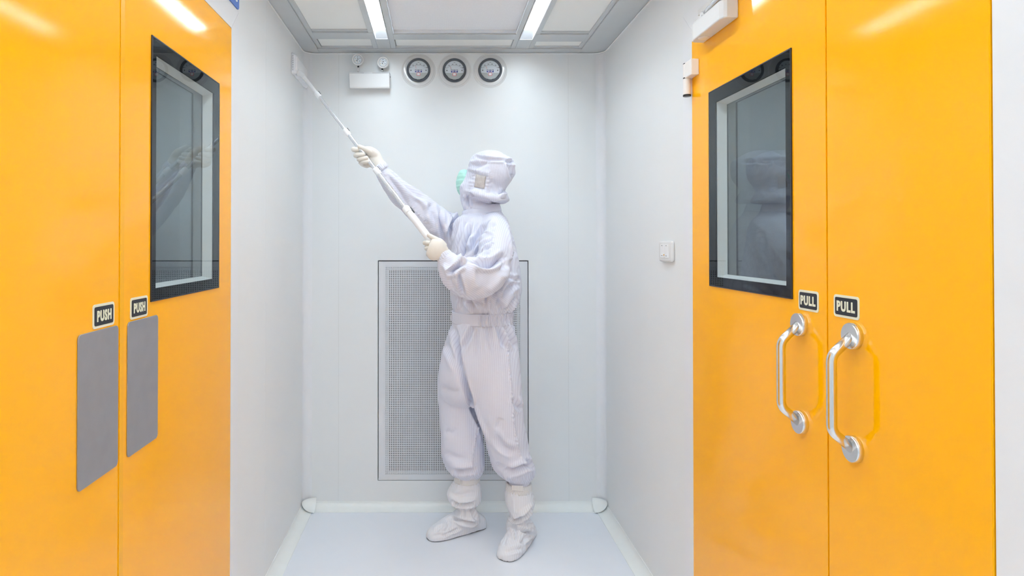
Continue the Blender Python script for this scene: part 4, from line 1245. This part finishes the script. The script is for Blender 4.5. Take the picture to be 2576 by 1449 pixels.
osR, bR = overshoe(
    [(1192, 1150, 1202, 2.98, .05), (1203, 1146, 1204, 2.98, .055), (1213, 1141, 1206, 2.98, .06), (1224, 1134, 1209, 2.98, .065), (1240, 1125, 1211, 2.98, .072), (1252, 1126, 1211, 2.98, .072), (1262, 1132, 1207, 2.98, .065), (1269, 1148, 1196, 2.98, .048), (1276, 1151, 1195, 2.98, .045), (1288, 1145, 1201, 2.98, .05), (1302, 1138, 1206, 2.98, .055), (1314, 1136, 1208, 2.985, .055)],
    ((0.232, 3.055), (-0.040, 2.912), [(0.0, .012, .02), (0.04, .034, .050), (0.14, .043, .075), (0.30, .046, .105), (0.42, .048, .105), (0.55, .051, .090), (0.70, .054, .070), (0.84, .053, .052), (0.94, .042, .036), (0.985, .026, .024), (1.0, .008, .014)]),
    [(1196, 1146, 1205, 2.98, .056), (1203, 1144, 1206, 2.98, .058), (1210, 1142, 1207, 2.98, .060)], None,
    [([(1130, 1258), (1160, 1270), (1200, 1264)], 4, .012, 'crease'), ([(1128, 1236), (1150, 1246), (1190, 1240), (1205, 1250)], 6, .007, 'valley'),
     ([(1206, 1318), (1180, 1316), (1150, 1308), (1130, 1300)], 4, .012, 'crease'), ([(1124, 1302), (1130, 1320), (1122, 1340)], 5, .007, 'crease'),
     ([(1110, 1352), (1130, 1340), (1155, 1328)], 3, .005, 'crease'), ([(1095, 1340), (1105, 1328), (1118, 1322)], 4, .005, 'crease'),
     ([(1165, 1275), (1168, 1295), (1160, 1310)], 4, .006, 'crease'), ([(1184, 1274), (1192, 1295), (1200, 1312)], 4, .007, 'crease'),
     ([(1136, 1345), (1150, 1338), (1165, 1330)], 3, .005, 'ridge'), ([(1084, 1350), (1105, 1345), (1125, 1348)], 4, .004, 'valley')],
    (0.95, -0.2, 0.05), [(1217, 7, 26, .003, (1100, 1230), P(1175, 1217, 2.98)), (1273, 8, 24, .004, (1100, 1230), P(1175, 1273, 2.98))])
osL, bL = overshoe(
    [(1212, 1280, 1331, 2.885, .05), (1220, 1276, 1335, 2.885, .055), (1235, 1271, 1338, 2.885, .062), (1250, 1270, 1344, 2.885, .066), (1264, 1272, 1344, 2.885, .068), (1280, 1277, 1338, 2.885, .064), (1294, 1281, 1332, 2.885, .056), (1304, 1283, 1330, 2.89, .05), (1316, 1275, 1334, 2.89, .052), (1330, 1272, 1339, 2.89, .055), (1342, 1275, 1342, 2.89, .055)],
    ((0.438, 2.985), (0.287, 2.716), [(0.0, .012, .02), (0.04, .036, .050), (0.14, .045, .080), (0.30, .048, .105), (0.42, .050, .102), (0.55, .053, .088), (0.70, .055, .070), (0.84, .054, .054), (0.94, .043, .038), (0.985, .026, .026), (1.0, .008, .014)]),
    [(1214, 1274, 1336, 2.885, .058), (1224, 1273, 1337, 2.885, .060), (1234, 1272, 1338, 2.885, .062)], None,
    [([(1278, 1286), (1295, 1308), (1318, 1296), (1342, 1272)], 4, .014, 'crease'), ([(1300, 1295), (1325, 1282), (1343, 1262)], 5, .007, 'ridge'),
     ([(1272, 1330), (1290, 1326), (1308, 1334), (1348, 1345)], 4, .012, 'crease'), ([(1290, 1325), (1298, 1345), (1296, 1362)], 4, .010, 'crease'),
     ([(1280, 1342), (1270, 1358), (1268, 1375)], 4, .006, 'crease'), ([(1322, 1372), (1334, 1362), (1350, 1345)], 4, .010, 'crease'),
     ([(1310, 1370), (1320, 1355), (1322, 1345)], 4, .005, 'crease'), ([(1268, 1392), (1290, 1384), (1318, 1380)], 5, .005, 'crease'),
     ([(1325, 1310), (1332, 1325), (1335, 1340)], 4, .006, 'crease'), ([(1292, 1240), (1294, 1262), (1296, 1300)], 6, .004, 'ridge')],
    (0.9, -0.35, 0.05), [(1240, 8, 24, .003, (1250, 1360), P(1306, 1240, 2.885)), (1306, 8, 22, .004, (1250, 1360), P(1306, 1306, 2.89))])
# hook-and-loop tabs on the straps
def tab(parent, pts, Y, label):
    mb = MB(); q = [P(px, py, Y) for px, py in pts]
    q2 = [P(px, py, Y + 0.004) for px, py in pts]
    mb.add(q + q2, [(0, 1, 2, 3), (7, 6, 5, 4)] + [(i, 4 + i, 4 + (i + 1) % 4, (i + 1) % 4) for i in range(4)])
    o = obj('strap_tab', mb, 'band', parent, bevel=0.001)
    a = o.data.attributes.new('stripe', 'FLOAT', 'POINT'); a.data.foreach_set('value', np.array([p[0] for p in q + q2], dtype=np.float32))
tab(osR, [(1146, 1197), (1159, 1202), (1158, 1212), (1143, 1205)], 2.925, '')
tab(osL, [(1287, 1221), (1316, 1222), (1317, 1236), (1288, 1234)], 2.820, '')

# ---------------------------------------------------------------- hands
MOP0, MOP1 = P(757, 184, 3.015), P(1090, 613, 2.560)
def mop_at(px):
    """point of the mop's axis at a photograph column"""
    lo, hi = 0.0, 1.1
    for i in range(50):
        m = (lo + hi) / 2
        q = MOP0 * (1 - m) + MOP1 * m
        if project(q[None])[0, 0] < px: lo = m
        else: hi = m
    return q
def chain(pts, r):
    """finger: (px, py, Y) joints with radii in metres, rounded tip"""
    C = [P(*p) for p in pts]
    rr = list(r)
    t = C[-1] - C[-2]; t /= np.linalg.norm(t)
    C = C + [C[-1] + t * rr[-1] * 0.6, C[-1] + t * rr[-1] * 0.95]
    rr = rr + [rr[-1] * 0.78, rr[-1] * 0.25]
    t0 = C[0] - C[1]; t0 /= np.linalg.norm(t0)
    return loft([(*c, q, q) for c, q in zip(C, rr)], sub=5, seg=20)
def merged_hand(palm, fingers, name, label, wr):
    sk = fuse(palm, 0.0024, smooth=5)
    base = sk.co.copy(); vs = [tuple(p) for p in sk.co]; fs = [tuple(p.vertices) for p in sk.me.polygons]
    mb = MB(); mb.add(vs, fs)
    for f in fingers:
        s2 = fuse([f], 0.0019, smooth=2)
        mb.add([tuple(p) for p in s2.co], [tuple(p.vertices) for p in s2.me.polygons])
    return obj(name, mb, 'glove', person, smooth=True, label=label)
Yp = mop_at(915)[1]      # depth of the pole at the upper hand
b_ = Yp + 0.020
palmR = [loft(spine([(966, 430, 2.80, 15, .024), (957, 420, 2.80, 16, .026), (949, 410, 2.802, 18, .026), (939, 401, 2.805, 25, .024), (927, 396, 2.81, 28, .020), (915, 394, 2.813, 26, .017), (905, 392, 2.812, 20, .014)]), sub=6, seg=32),
         loft(spine([(946, 392, 2.795, 10, .016), (934, 384, 2.785, 11, .016), (924, 380, 2.775, 9, .013)]), sub=5, seg=20)]
fr = .0108
fingR = [
    chain([(913, 384, b_ + .004), (899, 379, b_ + .002), (889, 376, Yp + .004), (891, 375.5, Yp - .014), (899, 376, Yp - .020)], [fr, fr, fr, fr * .97, fr * .88]),
    chain([(916, 394, b_ + .004), (904, 393, b_ + .002), (895, 391, Yp + .004), (899, 389.5, Yp - .017), (914, 389, Yp - .022)], [fr * 1.05, fr * 1.05, fr * 1.05, fr * 1.02, fr * .92]),
    chain([(922, 404, b_ + .004), (911, 403, b_ + .002), (903, 401, Yp + .004), (908, 399.5, Yp - .017), (922, 397.5, Yp - .022)], [fr, fr, fr, fr * .97, fr * .88]),
    chain([(930, 412, b_ + .004), (919, 413, b_ + .002), (910, 411, Yp + .004), (914, 408, Yp - .016), (927, 406, Yp - .021)], [fr * .92, fr * .92, fr * .9, fr * .88, fr * .8]),
    chain([(936, 386, 2.785), (924, 379, Yp - .012), (914, 373, Yp - .022), (904, 368.5, Yp - .026)], [fr * 1.25, fr * 1.1, fr * .95, fr * .82]),
]
merged_hand(palmR, fingR, 'glove', 'cream latex glove gripping the pole high up', None)
Yl = mop_at(1082)[1]
palmL = [loft(spine([(1124, 655, 2.54, 15, .024), (1117, 646, 2.535, 18, .025), (1110, 638, 2.53, 23, .025), (1100, 631, 2.523, 28, .023), (1089, 625, 2.522, 27, .020), (1079, 621, 2.526, 22, .016)]), sub=6, seg=32),
         loft(spine([(1118, 622, 2.533, 10, .017), (1107, 611, 2.530, 11, .017), (1098, 604, 2.528, 9, .013)]), sub=5, seg=20)]
fr = .0105
def curl(k, r, s=1.0):
    x, y = k
    return chain([(x + 8, y + 1, 2.528), (x, y, 2.534), (x - 6 * s, y + 0, 2.552), (x - 2 * s, y - 1, 2.574), (x + 9 * s, y - 1, 2.586), (x + 18 * s, y, 2.582)], [r * 1.05, r * 1.05, r, r * .97, r * .92, r * .85])
fingL = [curl((1075, 611), fr), curl((1077, 624), fr * 1.04, .6), curl((1081, 636), fr, .5), curl((1089, 648), fr * .92, .4),
         chain([(1112, 614, 2.530), (1101, 605, 2.527), (1089, 598, 2.528), (1079, 592, 2.532)], [fr * 1.3, fr * 1.15, fr * 1.0, fr * .86])]
merged_hand(palmL, fingL, 'glove', 'cream latex glove holding the end of the grip', None)

# body under the clothes: one continuous skin with head and face
hd = P(1222, 448, 2.895)
face = np.array((-0.93, 0.30, 0.20)); face /= np.linalg.norm(face)
up_ = np.array((0.18, -0.05, 0.98)); sidev = np.cross(up_, face); sidev /= np.linalg.norm(sidev); up_ = np.cross(face, sidev)
rotm = np.stack((face, sidev, up_), 1)
def hp(f_, s_, u_): return hd + face * f_ + sidev * s_ + up_ * u_
bparts = [blob(hd, (.086, .068, .100), rot=rotm), blob(hp(.035, 0, -.052), (.052, .048, .050), rot=rotm),
          blob(hp(.087, 0, -.008), (.014, .012, .022), rot=rotm), blob(hp(.070, 0, .018), (.018, .045, .012), rot=rotm), blob(hp(.076, 0, -.045), (.014, .024, .010), rot=rotm),
          blob(hp(-.004, .068, -.005), (.016, .008, .026), rot=rotm), blob(hp(-.004, -.068, -.005), (.016, .008, .026), rot=rotm)]
nk = [(*(hd * (1 - t) + P(1213, 560, 2.90) * t), .050 + .01 * t, .052 + .01 * t) for t in (0.3, .6, 1.0)]
bparts += [loft(nk, flat=True)]
def shrink(R, k): return [(*r[:3], r[3] * k, r[4] * k) for r in R]
bparts += [loft(shrink(RA[1:], .48)), loft(shrink(LA[1:], .48)), loft(shrink(TOR[2:-3], .72), flat=True), loft(shrink(RL[:-2], .55), flat=True), loft(shrink(LL[:-3], .52), flat=True),
           loft(shrink(RL[-5:-3], .4) + [(*P(1175, 1240, 2.98), .030, .030), (*P(1174, 1285, 2.98), .026, .028)], flat=True), loft(shrink(LL[-6:-4], .4) + [(*P(1306, 1260, 2.885), .030, .030), (*P(1306, 1312, 2.89), .026, .028)], flat=True)]
bodysk = fuse(bparts, 0.009, smooth=3)
bodysk.build('body', 'skin', person)

# ---------------------------------------------------------------- the mop
mop = thing('flat_mop', tuple(MOP0), 'white telescopic flat mop held up against the left wall near the ceiling', 'mop')
def at(t): return MOP0 * (1 - t) + MOP1 * t
def tcol(px):
    q = mop_at(px); return float(np.linalg.norm(q - MOP0) / np.linalg.norm(MOP1 - MOP0))
T = {k: tcol(k) for k in (762, 797, 803, 869, 877, 945, 953, 1021, 1035)}
obj('pole_section', MB().tube([at(T[762]), at(T[797])], .0085, 24), 'handle_white', mop, smooth=False, auto=40)
obj('pole_section', MB().tube([at(T[797]), at(T[869])], .0070, 24), 'alu', mop, auto=40)
obj('pole_section', MB().tube([at(T[869]), at(T[945])], .0085, 24), 'alu', mop, auto=40)
obj('pole_section', MB().tube([at(T[945]), at(T[1021])], .0100, 24), 'alu', mop, auto=40)
ax = (MOP1 - MOP0) / np.linalg.norm(MOP1 - MOP0)
for a, b, r in ((797, 803, .0125), (869, 877, .0125), (945, 953, .0140)):
    p0, p1 = at(T[a]), at(T[b]); d = p1 - p0
    c_ = obj('pole_collar', MB().tube([p0 - d * .2, p0, p0 + d * .65, p1, p1 + d * .25], [r * .82, r, r, r * .92, r * .75], 24), 'handle_white', mop, auto=40)
    ORG[c_.name] = ORG[mop.name]
    n_ = np.array((0.72, -0.1, 0.6)); n_ -= ax * (n_ @ ax); n_ /= np.linalg.norm(n_); s_ = np.cross(ax, n_)
    lv = MB().prism([(-.004, -.0022), (-.004, .0022), (.016, .0022), (.016, -.0022)], p0 + n_ * (r * .85), ax, s_, n_, 0, .004)
    obj('clamp_lever', lv, 'bezel', c_, bevel=.0008)
p0, p1 = at(T[1021]), at(T[1035]); d = p1 - p0
obj('grip', MB().tube([p0 - d * .15, p0, p0 + d * .55, p0 + d * .62, p1 + d * .3, at(.93), at(1.0), at(1.012)], [.013, .0165, .0165, .0140, .0150, .0150, .0150, .0125], 28), 'handle_white', mop, auto=35)
n_ = np.array((0.72, -0.1, 0.6)); n_ -= ax * (n_ @ ax); n_ /= np.linalg.norm(n_); s_ = np.cross(ax, n_)
obj('clamp_lever', MB().prism([(-.004, -.003), (-.004, .003), (.026, .003), (.026, -.003)], p0 + n_ * .0145 + d * .35, ax, s_, n_, 0, .005), 'bezel', mop, bevel=.0008)
# head: flat plate lying against the left wall, cloth wrapped round it
py0, py1, pz0, pz1 = 2.962, 3.247, 2.148, 2.246
xw = XL + 0.0015
cl_ = MB(); vs = []; fs = []
n1, n2 = 28, 14
def pad_pt(u, v, side):
    """u along the wall, v up; the cloth bulges a little off the plate"""
    y = py0 + (py1 - py0) * u; z = pz0 + (pz1 - pz0) * v
    e = min(u, 1 - u, v, 1 - v)
    x = xw + side * (0.014 + 0.005 * noise.noise(Vector((u * 9, v * 5, 1.7)))) * min(1, (e * 12) ** 0.5 if e > 0 else 0)
    y += 0.004 * noise.noise(Vector((v * 6, u * 2, 4))) ; z += 0.004 * noise.noise(Vector((u * 8, v, 9)))
    # far lower corner of the cloth flaps off the wall
    f_ = max(0, u - 0.72) / 0.28 * max(0, 0.75 - v)
    x += 0.030 * f_ * f_; z -= 0.012 * f_
    return (x, y, z)
for s_i, side in enumerate((1, 0)):
    for i in range(n1 + 1):
        for j in range(n2 + 1): vs.append(pad_pt(i / n1, j / n2, side))
k = (n1 + 1) * (n2 + 1)
for i in range(n1):
    for j in range(n2):
        a = i * (n2 + 1) + j
        fs.append((a, a + n2 + 1, a + n2 + 2, a + 1)); fs.append((k + a, k + a + 1, k + a + n2 + 2, k + a + n2 + 1))
cl_.add(vs, fs)
obj('mop_cloth', cl_, 'mopcloth', mop, smooth=True)
obj('mop_plate', MB().prism(rrect(py0 + .025, py1 - .02, pz0 + .02, pz1 - .014, .008), (xw, 0, 0), (0, 1, 0), (0, 0, 1), (1, 0, 0), .010, .021), 'handle_white', mop, bevel=.002)
mb = MB()
for q in range(9):
    z = pz0 + .014 + q * .0085
    mb.box(xw + .005, xw + .0072, py0 - .0010, py0 + .004, z, z + .0022)
obj('cloth_edging', mb, 'bezel', mop)
jc = np.array((xw + .026, MOP0[1] - 0.0, MOP0[2]))
obj('swivel_joint', MB().tube([(xw + .017, jc[1] + .004, jc[2] + .004), tuple(jc), tuple(at(T[762] * .6)), tuple(at(T[762] + .012))], [.016, .015, .0115, .0105], 20), 'handle_white', mop, smooth=True)
# ---------------------------------------------------------------- render look
w = bpy.data.worlds.new('world'); SC.world = w; w.use_nodes = True
w.node_tree.nodes['Background'].inputs[0].default_value = (0.6, 0.65, 0.7, 1)
w.node_tree.nodes['Background'].inputs[1].default_value = 0.12
vs_ = SC.view_settings
vs_.view_transform = 'Standard'; vs_.look = 'None'; vs_.gamma = 1.0; vs_.use_curve_mapping = False
vs_.exposure = 0.0
SC.cycles.max_bounces = 12; SC.cycles.diffuse_bounces = 8; SC.cycles.glossy_bounces = 6; SC.cycles.transparent_max_bounces = 12
